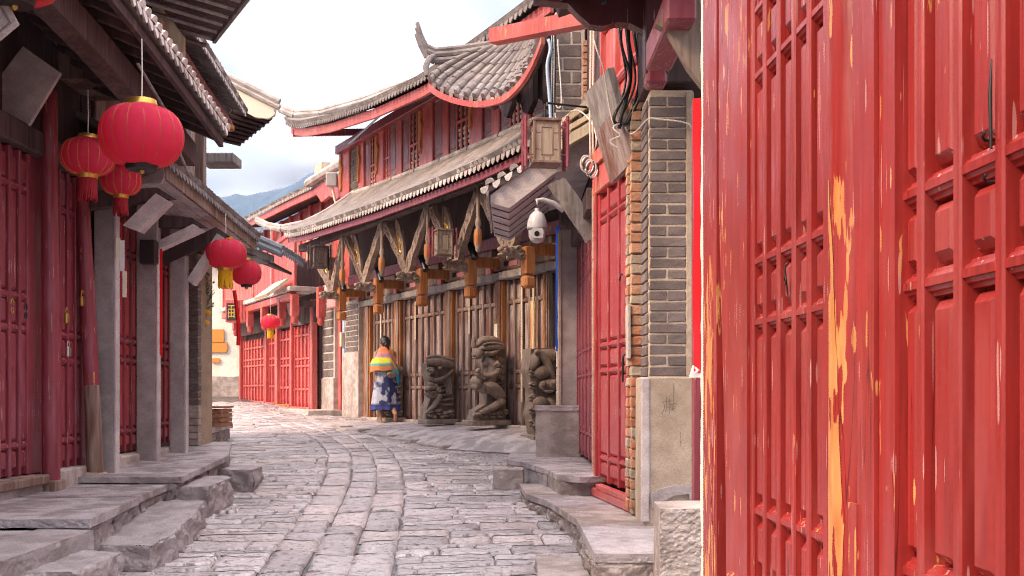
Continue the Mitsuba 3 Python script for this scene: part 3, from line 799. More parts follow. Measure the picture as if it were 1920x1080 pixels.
add(b2 + '__cross_beam', XF.face([(0, 5.12), (1.26, 5.21), (1.26, 5.36), (0, 5.27)], -.07, .07), 'paint:beam', .42)
# ------------------------------------------------------------------ the carved house (middle), facade frame MF: u runs away to the left
m = thing('carved_house', 'two storey timber house with carved brackets and curved tile roofs in the middle', 'house')
add(m + '__wall', MF.box(-.9, 8.75, -3.2, -.16, .9, 6.75, .01), 'wood:dark', .5)
add(m + '__tie_beam', MF.box(-.35, 7.55, -.12, .09, 3.215, 3.33, .012), 'wood:grey', .55)
add(m + '__tie_beam', MF.box(-.35, 7.55, -.14, .02, 3.36, 3.60, .012), 'wood:brown', .5)
add(m + '__tie_beam', MF.box(-.35, 8.4, -.14, .0, 3.72, 3.92, .012), 'paint:maroon', .35)
add(m + '__eave_beam', MF.box(-.9, 8.6, .86, 1.0, 4.40, 4.54, .012), 'wood:dark', .5)
add(m + '__plinth', MF.box(-.5, 7.5, -.14, .10, .93, 1.0, .01), 'stone:lime', .55)
BAY = [(7.02, 5.86), (5.50, 3.62), (3.27, 1.78), (1.48, .32)]
for i, (u1, u0) in enumerate(BAY):
    nc = (6, 7, 6, 5)[i]
    us = list(np.linspace(u1, u0, nc + 1))
    k = door(m, MF, us, 1.0, 3.20, [1.585, 1.81, 2.87], -.035, 'wood:brown', stile=.05, rail=.055, depth=.045, wear=None, fancy=False, panel_mat='wood:plum', field=.014, inset=.03, edge=.06)
    tag(k, ['dark lacquer door half hidden behind the walking woman', 'flaking brown door between the first and second carving', 'flaking brown door behind the crouching carving', 'flaking door with pale new boards beside the dark carving'][i])
    for u in (us[2] - .02, us[-2] + .10)[:1 + (i == 3)]:
        add(k + '__patch_strip', MF.box(u - .022, u + .022, -.035, -.024, 1.35 if i == 3 else 2.45, 3.15, .003), 'wood:pale', .75)
k = add(m + '__new_board', MF.box(.62, .80, -.052, -.040, 1.6, 2.84, .003), 'wood:raw', .85)
add(m + '__window_opening', MF.box(.02, .28, -.06, -.045, 1.45, 3.18, .003), 'darkglass')
add(m + '__opening_frame', join([MF.box(.28, .33, -.08, .0, 1.0, 3.2), MF.box(.0, .28, -.07, -.02, 1.40, 1.45)]), 'wood:orange', .3)
for u, wd, mt in ((7.24, .34, 'wood:orange'), (5.68, .30, 'wood:orange'), (3.44, .26, 'wood:orange'), (1.63, .22, 'wood:orange'), (.16, .06, 'wood:brown')):
    q = add(m + '__post', MF.box(u - wd / 2, u + wd / 2, -.12, .03, .96, 3.215, .012), mt, .30 if wd > .1 else .4)
    add(m + '__post', MF.box(u - wd * .38, u + wd * .1, .03, .05, .98, 3.21, .008), 'wood:brown', .6)
add(m + '__notice', MF.box(1.62, 1.72, .052, .056, 2.05, 2.55, .001), 'paper')
# fret boards between the beams, hanging posts with cube feet, beast heads, lamps
for i, u in enumerate((7.39, 5.42, 3.46, 1.65, -.11)):
    hp = add(m + '__hanging_post', MF.box(u - .075, u + .075, .42, .57, 3.12, 3.62 - .03 * i, .012), 'wood:orange', .62)
    add(hp + '__foot', MF.box(u - .085, u + .085, .41, .58, 2.93, 3.10, .03), 'wood:orange', .55)
    add(hp + '__arm', MF.box(u - .05, u + .05, -.15, .43, 3.40, 3.56, .01), 'wood:orange', .3)
    # beast head bracket: snout, brow, curls, pointing outwards
    B = []
    for (a, b, c, s) in ((.62, 3.40, 0, (.10, .06, .07)), (.74, 3.40, 0, (.11, .055, .065)), (.86, 3.41, 0, (.08, .05, .05)), (.92, 3.44, 0, (.045, .045, .04)), (.90, 3.365, 0, (.07, .04, .025)), (.70, 3.46, 0, (.08, .05, .04))):
        S = trimesh.creation.icosphere(2); v = S.vertices * np.array([s[1], s[0], s[2]]) + np.array([u, a, b])
        B.append(MF.w((v, S.faces)))
    for sgn in (-1, 1):
        for (a, b, r) in ((.66, 3.45, .05), (.78, 3.43, .045), (.86, 3.46, .025), (.60, 3.36, .045)):
            th = np.linspace(0, 5.2, 12)
            B.append(MF.w(tube([(u + sgn * .055, a + r * (1 - t / 8) * math.cos(t), b + r * (1 - t / 8) * math.sin(t)) for t in th], .016, 6)))
    add(hp + '__beast_head', join(B), 'wood:carved', .8, smooth=True)
    if i < 4:
        for z0, hgt in ((3.60, .11), (3.335, .022)):
            add(m + '__fret_board', MF.box(u - 1.6, u - .15, -.10, .03, z0, z0 + hgt, .008), 'wood:brown', .4)
        add(m + '__pink_panel', MF.box(u - .62, u - .36, -.08, -.028, 3.62, 3.71, .004), 'pinkpaper')
        add(m + '__pink_panel', MF.box(u - .62, u - .36, .022, .034, 3.40, 3.48, .004), 'pinkpaper')
        add(m + '__fret_opening', MF.box(u - .34, u - .2, .005, .033, 3.42, 3.49, .004), 'rubber')
        add(m + '__cup_bracket', MF.face([(u + .30, 3.33), (u + .12, 3.33), (u + .15, 3.47), (u + .27, 3.47)], .03, .09), 'paint:far', .4)
        lamp = add(m + '__spot_lamp', tube([MF.p(u - .16, .50, 3.52), MF.p(u - .02, .52, 3.76)], [.055, .05], 12), 'rubber', smooth=30)
# V brackets with a pointed tablet in each, turned pendants where they meet
TOP = [(8.25, 4.42), (6.1, 4.40), (4.15, 4.38), (2.26, 4.36), (.55, 4.30), (-1.15, 4.25)]
BOT = [(7.7, 3.55), (5.93, 3.54), (3.9, 3.52), (2.02, 3.47), (.27, 3.45)]


def arm(a, b, seed):
    """A carved plank from the foot a to the head b (u, w, z), its face outwards."""
    a, b = np.array(a), np.array(b); n_ = 14; pts0, pts1 = [], []
    d = (b - a); du = np.array([-d[2], 0, d[0]]); du /= np.linalg.norm(du)
    for t in np.linspace(0, 1, n_):
        c = a + d * t; wd = .085 + .012 * math.sin(t * 19 + seed) + (.035 * (1 - t) if t < .25 else 0)
        pts0.append(c + du * wd); pts1.append(c - du * wd)
    out = np.array([0, 1.0, 0]); nn = np.cross(d / np.linalg.norm(d), du); nn *= np.sign(nn[1]) or 1
    front = np.array(pts0 + pts1[::-1]); N = len(front); v = np.vstack([front + nn * .04, front - nn * .05])
    f = []
    for i in range(n_ - 1):
        f += [[i, N - 1 - i, i + 1], [i + 1, N - 1 - i, N - 2 - i]]
    f = np.array(f); back = f[:, ::-1] + N; i = np.arange(N); j = (i + 1) % N
    sides = np.vstack([np.stack([i, j, j + N], 1), np.stack([i, j + N, i + N], 1)])
    curls = []
    for t in np.linspace(.12, .9, 7):
        c = a + d * t + nn * .042; th = np.linspace(0, 4.6, 9)
        curls.append(tube([c + du * (.035 * math.sin(q + seed) * (1 - q / 9)) + d / np.linalg.norm(d) * (.055 * math.cos(q) * (1 - q / 9)) for q in th], .012, 5))
    return MF.w(join([(v, np.vstack([f, back, sides]))] + curls))


for i, (bu, bz) in enumerate(BOT):
    vb = add(m + '__bracket', MF.face([(bu - .10, bz + .16), (bu, bz - .10), (bu + .10, bz + .16), (bu, bz + .24)], .52, .62), 'wood:carved', .7)
    for t in (TOP[i], TOP[i + 1]):
        if i == 4 and t is TOP[5]:
            t = (-1.0, 4.25)
        add(vb + '__arm', arm((bu, .57, bz + .04), (t[0] + (.06 if t[0] < bu else -.06), .90, t[1]), i * 2.1), 'wood:carved', .55 + .08 * (i % 3))
    # pointed tablet leaning out above the foot
    zc, hh, ww = bz + .56, .34, .125
    lean = lambda z: .60 + (z - bz) * .18
    outl = [(bu - .06 + ww * math.sin(q) * abs(math.sin(q)) ** .15, zc - hh * math.cos(q)) for q in np.linspace(0, 2 * math.pi, 25)[:-1]]
    vv, ff = prism(outl, 0, .045, (0, 2, 1)); vv[:, 1] += lean(vv[:, 2])
    tb = add(m + '__tablet', MF.w((vv, ff)), 'wood:carved', .75)
    vine = [(bu - .06 + .05 * math.sin(q * 2.2), lean(zc - .22 + q * .085) + .052, zc - .22 + q * .085) for q in np.linspace(0, 4.4, 18)]
    add(tb + '__carved_vine', join([MF.w(tube(vine, .013, 6))] + [MF.w((trimesh.creation.icosphere(1).vertices * [.032, .012, .022] + np.array(p_) + [0.02 * (-1) ** j, .0, 0], trimesh.creation.icosphere(1).faces)) for j, p_ in enumerate(vine[1:14:2])]), 'gold' if i < 4 else 'wood:bronze', .5)
for (u, z) in TOP[1:5]:
    base = np.array([u - .08, .97, 0])
    prof = [(.022, .95), (.024, .45), (.035, .42), (.045, .36), (.03, .31), (.046, .25), (.052, .20), (.034, .15), (.046, .11), (.05, .06), (.035, .03), (.042, .0), (.02, -.035), (.0, -.045)]
    q = add(m + '__pendant', MF.w(tuple(x if k else x + base + np.array([0, 0, 3.50]) for k, x in enumerate(lathe(prof[::-1], 12)))), 'wood:carved', .75, smooth=True)
    add(q + '__carved_band', MF.w(tuple(x if k else x + base + np.array([0, 0, 3.50]) for k, x in enumerate(lathe([(.047, .06), (.054, .10), (.054, .22), (.047, .28)], 14, flute=.14, nf=5)))), 'wood:orange', .7, smooth=True)

# lower roof
LE_U = [-1.5, -1.2, 0, 1.7, 3.9, 6.0, 7.4, 8.3, 8.75]; LE_Z = [4.60, 4.58, 4.54, 4.54, 4.56, 4.62, 4.66, 4.72, 4.80]


def lower(a, b):
    u = -1.5 + 10.25 * a
    u2 = min(u, 8.75 - .6 * b)
    w = 1.27 - 1.30 * b
    z = np.interp(u, LE_U, LE_Z) + (5.42 - 4.56) * (b * .72 + .28 * b * b)
    return MF.p(u2, w, z)


lr = add(m + '__skirt_roof', grid(lower, np.linspace(0, 1, 60), np.linspace(0, 1, 10), thick=.07), 'stone:tile', .6, smooth=30)
add(lr + '__tile_row', slope_tiles(lr, lower, 76, 8, .058, 'stone:paletile', parts=False), 'stone:paletile', .62, kind='stuff')
add(lr + '__fascia', MF.w(grid(lambda u, t: (u, 1.20 - .0 * t, np.interp(u, LE_U, LE_Z) - .075 - .10 * t), np.linspace(-1.45, 8.65, 50), [0, 1], thick=.04)), 'paint:maroon', .4)
add(lr + '__hip_fascia', MF.w(grid(lambda w, t: (8.66 - .5 * (1.2 - w) * .4, w, np.interp(w, [0, 1.2], [5.20, 4.70]) - .12 * t), np.linspace(1.2, -.3, 8), [0, 1], thick=.04)), 'paint:maroon', .45)
for i, off in enumerate((0, .055)):
    hip = [MF.p(8.20, .0, 5.55 + off), MF.p(8.42, .5, 5.17 + off), MF.p(8.58, .9, 4.96 + off), MF.p(8.80, 1.3, 4.87 + off), MF.p(9.1, 1.5, 4.95 + off), MF.p(9.40, 1.66, 5.10 + off)]
    for a_, b_ in zip(hip[:-1], hip[1:]):
        add(lr + '__hip_tile', tube([a_, b_], [.062 - .012 * i, .058 - .012 * i], 8), 'stone:paletile', .8, smooth=30)
for i in range(9):
    a_ = .93 - i * .105
    add(lr + '__ridge_course', tube([np.array(lower(a_, .985)) + [0, 0, .06], np.array(lower(a_ - .10, .985)) + [0, 0, .06]], .07, 8), 'stone:paletile', .7, smooth=30)
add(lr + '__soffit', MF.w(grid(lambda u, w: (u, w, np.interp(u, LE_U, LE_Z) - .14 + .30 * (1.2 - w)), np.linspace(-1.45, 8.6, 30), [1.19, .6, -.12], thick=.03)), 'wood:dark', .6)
# upper storey: posts, dark panels, windows
UPW = dict(p=[(8.82, 8.30), (7.77, 7.46), (6.77, 6.40), (5.79, 5.53), (4.68, 4.12), (3.73, 3.50), (2.67, 2.23), (1.94, 1.67), (.95, .70), (-.1, -.4)], d=[(7.44, 7.19), (6.11, 5.81), (5.51, 5.20), (4.10, 3.75), (3.48, 3.23), (2.21, 1.96), (1.65, 1.37), (.68, -.08)], g=[(7.17, 6.79), (6.38, 6.13), (5.18, 4.70), (3.21, 2.69), (1.35, .97)])
for a, b in UPW['p']:
    q = add(m + '__storey_post', MF.box(b, a, -.10, .012 if a - b > .3 else .0, 5.2, 6.72, .014), 'paint:beam', .38)
    if a - b > .3:
        fr_ = [(a - .02, 6.55), (a - .14, 6.50), (a - .10, 6.38), (a - .17, 6.25), (a - .10, 5.95), (a - .12, 5.85), (a - .06, 5.76), (a - .02, 5.86)]
        add(q + '__carved_drop', MF.face(fr_, .012, .045), 'wood:orange', .95)
for a, b in UPW['d']:
    k = add(m + '__shutter', MF.box(b, a, -.13, -.030, 5.2, 6.70, .004), 'paint:purple', .2)
    add(k + '__field', raised(MF, b + .04, a - .04, 5.72, 6.50, -.029, .010, .02), 'paint:purple', .25)
    for z in (5.52, 5.60, 6.55):
        add(k + '__bead', MF.box(b + .03, a - .03, -.035, -.014, z, z + .022, .004), 'wood:grey', .6)
for a, b in UPW['g']:
    k = add(m + '__window', MF.box(b, a, -.14, -.055, 5.2, 6.7, .004), 'darkglass')
    w_ = (a - b)
    for u in np.linspace(b, a, 4):
        add(k + '__bar', MF.box(u - .02, u + .02, -.055, -.022, 5.2, 6.70, .004), 'paint:beam', .3)
    add(k + '__transom', MF.box(b, a, -.055, -.012, 5.98, 6.02, .004), 'paint:far', .5)
    for j in range(3):
        c = b + w_ * (j + .5) / 3
        add(k + '__lattice', join([MF.box(c - .03 - .02 * (q % 2), c + .03 + .02 * (q % 2), -.054, -.036, 5.25 + q * .085, 5.25 + q * .085 + (.045 if q % 2 else .062)) for q in range(8)] + [MF.box(c - .006, c + .006, -.0535, -.040, 5.25, 5.92)]), 'wood:pale', .55)
        add(k + '__lattice', join([MF.box(c - .03, c + .03 + .01 * (q % 2), -.054, -.04, 6.08 + q * .11, 6.08 + q * .11 + .06) for q in range(5)] + [MF.box(c - .006, c + .006, -.0535, -.044, 6.08, 6.58)]), 'wood:carved', .5)
bp = add(m + '__brick_panel', MF.box(7.77, 8.30, -.16, -.040, 5.2, 6.7, .004), 'stone:mortar', .55)
for c in range(9):
    z = 5.24 + c * .16
    for l, r_ in (((7.79, 8.28),) if c % 2 else ((7.79, 8.1), (8.125, 8.28))):
        add(bp + '__brick', MF.box(l, r_, -.045, -.022, z, z + .135, .006, .003), 'stone:greybrick', random.uniform(.2, .6))
add(m + '__purlin', MF.box(-.9, 8.85, -.02, .12, 6.56, 6.74, .012), 'paint:maroon', .4)
add(m + '__curtain_pole', tube([MF.p(6.62, .62, 6.28), MF.p(4.62, .62, 6.50)], .018, 8), 'paleblue', smooth=True)
add(m + '__curtain_wire', tube([MF.p(4.75, .62, 6.48), MF.p(4.95, .55, 6.72)], .006, 5), 'cord')
# upper roof
UE_U = [-1.6, -.5, .5, 2.3, 4.4, 6.6, 8.2, 8.9, 9.3]; UE_Z = [6.44, 6.38, 6.34, 6.33, 6.46, 6.70, 6.95, 7.12, 7.28]


def upper(a, b):
    u = -1.6 + 10.9 * a
    e = 8.2
    u2 = u - max(0, u - e) * .5 * b
    return MF.p(u2, 1.08 - 2.5 * b, np.interp(u, UE_U, UE_Z) + .98 * (b * .75 + .25 * b * b) - max(0, u - e) * .25 * b)


ur = add(m + '__main_roof', grid(upper, np.linspace(0, 1, 60), np.linspace(0, 1, 10), thick=.07), 'stone:tile', .45, smooth=30)
add(ur + '__tile_row', slope_tiles(ur, upper, 84, 9, .058, 'stone:tile', parts=False), 'stone:tile', .8, kind='stuff')
add(ur + '__fascia', MF.w(grid(lambda u, t: (u, 1.0, np.interp(u, UE_U, UE_Z) - .08 - .16 * t), np.linspace(-1.55, 9.1, 60), [0, 1], thick=.05)), 'paint:far', .5)
add(ur + '__hip_fascia', MF.w(grid(lambda w, t: (8.98 - .25 * (1 - w), w, np.interp(w, [-.8, 1.0], [7.15, 7.0]) - .14 * t), np.linspace(1.0, -.8, 8), [0, 1], thick=.05)), 'paint:maroon', .45)
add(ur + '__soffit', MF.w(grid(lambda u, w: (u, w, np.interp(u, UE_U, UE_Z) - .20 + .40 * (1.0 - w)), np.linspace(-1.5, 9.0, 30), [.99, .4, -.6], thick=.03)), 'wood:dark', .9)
for i in range(12):
    a0_, a1_ = .97 - i * .085, .97 - (i + 1) * .085
    add(ur + '__ridge_tile', tube([np.array(upper(a0_, .99)) + [0, 0, .09], np.array(upper(a1_, .99)) + [0, 0, .09]], .10, 8), 'stone:tile', .7, smooth=30)
for i, off in enumerate((0, .07)):
    hip = [MF.p(8.0, -1.2, 8.02 + off), MF.p(8.4, -.3, 7.62 + off), MF.p(8.75, .5, 7.35 + off), MF.p(9.05, .95, 7.33 + off), MF.p(9.3, 1.15, 7.48 + off), MF.p(9.52, 1.25, 7.72 + off)]
    for a_, b_ in zip(hip[:-1], hip[1:]):
        add(ur + '__hip_tile', tube([a_, b_], [.075 - .015 * i, .068 - .015 * i], 8), 'stone:paletile', .55, smooth=30)
# the crescent roof corner of the near wing
EV = np.array([(-1.085, 14.0, 5.63), (-.897, 13.8, 5.419), (-.603, 13.4, 5.219), (-.36, 13.1, 5.116), (-.128, 12.8, 5.078), (.032, 12.6, 5.122), (.185, 12.35, 5.236), (.305, 12.2, 5.434), (.375, 12.1, 5.572)])
RG = np.array([(-1.033, 14.25, 6.039), (-.787, 14.3, 6.055), (-.497, 14.2, 6.065), (-.21, 14.0, 6.043), (0, 13.7, 5.987), (.168, 13.4, 5.935), (.26, 13.0, 5.836), (.318, 12.7, 5.761), (.344, 12.5, 5.706)])


def along(L, s):
    t = np.linspace(0, 1, len(L))
    from scipy.interpolate import CubicSpline
    return CubicSpline(t, L)(s)


E9, R9 = [along(L, np.linspace(0, 1, 201)) for L in (EV, RG)]
pk = lambda L, s: L[int(round(min(max(s, 0), 1) * 200))]


def wing(a, b):
    e, r_ = pk(E9, a), pk(R9, min(1, a + .28 * b))
    q = e * (1 - b) + r_ * b
    return q + np.array([0, 0, -.10 * math.sin(math.pi * b) * math.sin(math.pi * min(1, a * 1.0))])


cw = add(m + '__wing_roof', grid(wing, np.linspace(0, 1, 40), np.linspace(0, 1, 8), thick=.05), 'stone:tile', .5, smooth=30)
slope_tiles(cw, wing, 17, 6, .052, 'stone:tile', name='tile', tone=(.75, 1.15), over=1.1)
add(cw + '__fascia', grid(lambda a, t: pk(E9, a) + np.array([-.0, .0, -.05 - .075 * t]), np.linspace(0, 1, 40), [0, 1], thick=.05), 'paint:far', .5)
add(cw + '__soffit', grid(lambda a, b: wing(a, b) * (1 - .0) + np.array([.02, .0, -.13 - .12 * b]), np.linspace(0.02, .98, 20), np.linspace(0.02, 1, 6), thick=.03, flipn=True), 'wood:dark', .3)
RD = [RG[8], RG[7], RG[6], RG[5], RG[4], RG[3], RG[2], RG[1], np.array([-1.03, 14.25, 6.02]), np.array([-1.136, 14.22, 6.06]), np.array([-1.207, 14.2, 6.20]), np.array([-1.262, 14.18, 6.36])]
for i, off in enumerate((.0, .085, .15)):
    for j, (a_, b_) in enumerate(zip(RD[:-1], RD[1:])):
        if i == 2 and j < 4:
            continue
        r_ = (.05, .045, .035)[i] * (1 if j < 9 else .75)
        add(cw + '__hip_tile', tube([np.array(a_) + [0, 0, off - .10], np.array(b_) + [0, 0, off - .10]], r_, 8), 'stone:tile', random.uniform(.8, 1.2), smooth=30)
add(cw + '__tip', tube([(-1.03, 14.2, 5.98), (-1.10, 14.15, 5.92), (-1.14, 14.1, 5.80), (-1.12, 14.05, 5.66)], [.03, .042, .042, .03], 8), 'stone:tile', 1.0, smooth=30)
for i, (x, y) in enumerate(((.32, 12.9), (.14, 13.15), (-.02, 13.4))):
    add(cw + '__cloud_bracket', MF.face([(du_ - .30 * i, dz_ + .44) for du_, dz_ in ((-.25, 5.5), (-.25, 4.95), (-.10, 4.80), (.02, 4.86), (.08, 4.98), (.18, 5.02), (.22, 5.2), (.34, 5.25), (.34, 5.5))], .75 - .16 * i, .83 - .16 * i), 'wood:dark', .45)
add(cw + '__gable_wall', MF.box(-1.6, -.42, -1.2, .05, 5.2, 6.2, .01), 'paint:beam', .3)
add(cw + '__drop', lathe([(.0, 4.93), (.055, 4.96), (.07, 5.02), (.055, 5.08), (.02, 5.1), (.015, 5.2)], 8, (-.22, 13.0, 0)), 'paint:darkbeam', .2)
# end pier of the facade
ep = add(m + '__corner_pier', MF.box(7.50, 8.30, -.3, .10, 2.32, 3.30, .01), 'stone:whitemortar', .75)
for c in range(9):
    z = 2.335 + c * .107
    for j in range(4):
        u = 7.52 + j * .195 - (.05 if c % 2 else 0)
        add(ep + '__brick', MF.box(max(7.51, u), min(8.29, u + .172), .095, .113, z, z + .088, .006, .003), 'stone:greybrick', random.uniform(.4, .9))
add(m + '__pier_base', MF.w(rough(cbox(7.44, 8.40, -.3, .13, .93, 2.315, .01), .12, .006, 6, 3)), 'stone:lime', .78, smooth=30)
add(m + '__pier_cap', MF.box(7.45, 8.35, -.3, .13, 3.30, 3.37, .01), 'stone:lime', .6)
add(m + '__rain_pipe', tube([MF.p(8.42, .06, 1.8), MF.p(8.42, .06, 3.4)], .05, 8), 'paleblue', smooth=True)
add(m + '__meter_box', MF.box(8.36, 8.46, .08, .16, 2.45, 2.75, .01), 'wood:pale', .9)
# near end pier with the blue board edge
ne = add(m + '__corner_pier', cbox(.63, .74, 14.35, 14.8, 2.15, 3.75, .006), 'stone:mortar', .4)
for c in range(8):
    add(ne + '__brick', cbox(.622, .72, 14.335, 14.5, 2.16 + c * .195, 2.33 + c * .195, .006, .004), 'stone:greybrick', random.uniform(.3, .8))
for c in range(4):
    add(ne + '__base_stone', rough(cbox(.60, .74, 14.33, 14.8, .9 + c * .31, 1.205 + c * .31, .01), .08, .006, 8, c), 'stone:lime', random.uniform(.6, .9), smooth=30)
add(m + '__flank_wall', cbox(.66, .9, 14.2, 15.2, .8, 4.4), 'wood:dark', .4)
# ------------------------------------------------------------------ the far red house round the bend
FF = Frame((-4.4, 23.5), (-.51, 1))
f = thing('red_balcony_house', 'bright red shop house with a boarded balcony at the street bend', 'house')
fz = lambda u: 1.14 + .026 * u
add(f + '__wall', FF.box(.0, 7.4, -1.1, -.16, .8, 4.5, .01), 'wood:dark', .5)
add(f + '__storey_wall', FF.box(.2, 9.6, -3.2, -1.22, 4.4, 6.35, .01), 'wood:dark', .6)
for i, (u1, u0) in enumerate(((1.62, .12), (2.92, 1.74), (4.0, 3.1), (6.85, 4.15))):
    nc = (5, 4, 3, 8)[i]
    k = door(f, FF, list(np.linspace(u1, u0, nc + 1)), fz(u0) + .02, 3.02 - .04 * i, [fz(u0) + .42, fz(u0) + .95, fz(u0) + 1.12, 2.80 - .04 * i], -.05, 'paint:far', stile=.05, rail=.05, depth=.05, wear=.2, fancy=False, panel_mat='paint:street' if i in (1, 2) else 'paint:far', inset=.03)
    add(f + '__threshold', FF.box(u0 - .04, u1 + .04, -.1, .06, fz(u0) - .14, fz(u0) + .02, .01), 'paint:far' if i != 1 else 'wood:orange', .4)
for u, w_ in ((.02, .16), (1.68, .10), (3.01, .16), (4.07, .12), (6.95, .14)):
    add(f + '__post', FF.box(u - w_ / 2, u + w_ / 2, -.1, .03, fz(u) - .1, 3.55, .012), 'paint:far', .45)
add(f + '__lintel', FF.box(-.1, 7.05, -.1, .0, 3.04, 3.5, .01), 'wood:dark', .6)
add(f + '__beam', FF.box(.0, 7.05, .35, .50, 3.52, 3.68, .012), 'paint:far', .45)
add(f + '__floor_edge', FF.w(rough(cbox(-.2, 7.05, -.1, .56, 3.70, 3.80, .01), .2, .012, 9, 4)), 'stone:paletile', .7, smooth=30)
for i, u in enumerate((-.1, .95, 2.55, 4.0, 5.6)):
    hp = add(f + '__hanging_post', FF.box(u - .085, u + .085, .34, .51, 3.15, 3.62, .012), 'paint:far', .4)
    add(hp + '__foot', lathe([(.0, 2.98), (.05, 2.99), (.075, 3.04), (.07, 3.10), (.09, 3.14), (.09, 3.16)], 12, FF.p(u, .425, 0)), 'paint:far', .45, smooth=True)
    add(hp + '__arm', FF.box(u - .05, u + .05, -.1, .34, 3.36, 3.5, .01), 'wood:dark', .6)
add(f + '__awning_board', FF.w(prism([(.55, 3.98), (1.02, 3.62), (.98, 3.57), (.52, 3.92)], .0, 1.15, (1, 2, 0))), 'wood:pale', .7)
add(f + '__bracket_board', FF.w(prism([(.0, 3.5), (.35, 3.5), (.30, 3.3), (.05, 3.02), (.0, 3.02)], .62, .95, (1, 2, 0))), 'wood:grey', .4)
# balcony boards
bw = .33
for i in range(22):
    u = -.12 + i * bw
    zt = np.interp(u, [0, 2, 5.2, 7], [5.02, 4.88, 4.64, 4.5])
    add(f + '__balcony_board', FF.box(u, u + bw - .02, .38, .44, 3.80, zt - .06, .008), 'paint:far', random.uniform(.2, .5))
for i, (a, b) in enumerate(((-.15, 1.7), (1.72, 3.6), (3.62, 7.05))):
    za, zb = [np.interp(q, [0, 2, 5.2, 7], [5.02, 4.88, 4.64, 4.5]) for q in (a, b)]
    add(f + '__handrail', FF.face([(a, za - .06), (b, zb - .06), (b, zb + .02), (a, za + .02)], .34, .48), 'paint:far', .3)
    add(f + '__balcony_post', FF.box(b - .06, b + .04, .36, .47, 3.78, zb + .35, .01), 'paint:far', .35)
# upper wall set back, with small panels
for i in range(9):
    u = 1.0 + i * .95
    add(f + '__storey_post', FF.box(u - .08, u + .08, -1.2, -1.05, 4.6, 6.3, .01), 'paint:far', .4)
    k = add(f + '__storey_panel', FF.box(u + .08, u + .87, -1.2, -1.12, 4.6, 6.3, .004), 'paint:street', .4)
    add(k + '__field', raised(FF, u + .16, u + .44, 4.9, 6.0, -1.12, .03, .03), 'wood:pale' if i % 2 else 'paint:purple', .6)
    add(k + '__field', raised(FF, u + .52, u + .80, 4.9, 6.0, -1.12, .03, .03), 'paint:far', .4)
FE_U = [-1.2, 0, 1.8, 4.2, 9.4]; FE_Z = [6.28, 6.26, 6.42, 6.50, 6.62]
fr_ = lambda a, b: FF.p(-.6 + 10.0 * a, -.55 - 1.6 * b, np.interp(-.6 + 10.0 * a, FE_U, FE_Z) + .78 * b)
ro = add(f + '__roof', grid(fr_, np.linspace(0, 1, 40), np.linspace(0, 1, 6), thick=.07), 'stone:tile', .6, smooth=30)
add(ro + '__tile_row', slope_tiles(ro, fr_, 66, 5, .062, 'stone:paletile', parts=False), 'stone:paletile', .5, kind='stuff')
add(ro + '__soffit', FF.w(grid(lambda u, w: (u, w, np.interp(u, FE_U, FE_Z) - .18 + .1 * (-.6 - w)), np.linspace(-.5, 9.3, 20), [-.62, -1.3], thick=.03)), 'wood:dark', .8)
add(ro + '__fascia', FF.w(grid(lambda u, t: (u, -.60, np.interp(u, FE_U, FE_Z) - .08 - .16 * t), np.linspace(-.5, 9.35, 40), [0, 1], thick=.05)), 'paint:far', .45)
add(ro + '__gable_board', FF.face([(-.62, 6.24), (-.62, 5.86), (.0, 5.78), (.5, 5.95), (1.1, 5.9), (1.75, 6.30), (.6, 6.34)], -.62, -.54), 'paint:beam', .35)
add(ro + '__verge', tube([FF.p(1.85, -.45, 6.46), FF.p(.8, -.5, 6.50), FF.p(-.5, -.55, 6.52)], .11, 8), 'stone:paletile', .8, smooth=30)
add(ro + '__ridge_finial', FF.w(rough(cbox(1.6, 2.15, -.9, -.7, 6.72, 6.95), .1, .03, 6, 2)), 'wood:pale', .7, smooth=30)
# brick pier with a pale render strip between the two houses
gp = thing('brick_pier', 'grey brick pier with a white render strip beside the far red doors', 'pier')
add(gp + '__core', MF.box(9.05, 10.35, -.4, .06, 1.0, 3.86, .01), 'stone:whitemortar', .8)
for c in range(11):
    z = 1.83 + c * .18
    for (l, r_) in (((9.12, 9.72), (9.75, 10.05)) if c % 2 else ((9.12, 9.42), (9.45, 10.05))):
        add(gp + '__brick', MF.box(l, r_, .05, .075, z, z + .148, .006, .004), 'stone:greybrick', random.uniform(.3, .9))
add(gp + '__render_strip', MF.w(rough(cbox(10.08, 10.42, -.4, .09, 1.2, 5.1, .01), .15, .012, 6, 2)), 'stone:board', .8, smooth=30)
add(gp + '__stone_base', MF.w(rough(cbox(9.02, 10.1, -.4, .10, 1.0, 1.80, .01), .12, .008, 6, 6)), 'stone:lime', .75, smooth=30)
ga = thing('red_gable_wall', 'red boarded wall with a small lamp between the two tiled houses', 'wall')
for i in range(5):
    add(ga + '__board', MF.box(8.85 + i * .33, 9.16 + i * .33, -.32, -.26, 3.86, 5.5, .008), 'paint:beam', random.uniform(.3, .6))
add(ga + '__door_board', MF.box(8.45, 9.02, -.35, -.2, 1.0, 3.86, .01), 'wood:orange', .5)
add(ga + '__red_post', MF.box(8.86, 9.02, -.2, .0, 1.0, 3.3, .01), 'paint:beam', .4)
hp = add(ga + '__hanging_post', MF.box(9.05, 9.22, .25, .42, 3.1, 3.75, .012), 'paint:beam', .4)
add(hp + '__foot', lathe([(.0, 2.92), (.05, 2.93), (.08, 2.99), (.07, 3.05), (.09, 3.1)], 12, MF.p(9.135, .335, 0)), 'paint:beam', .4, smooth=True)
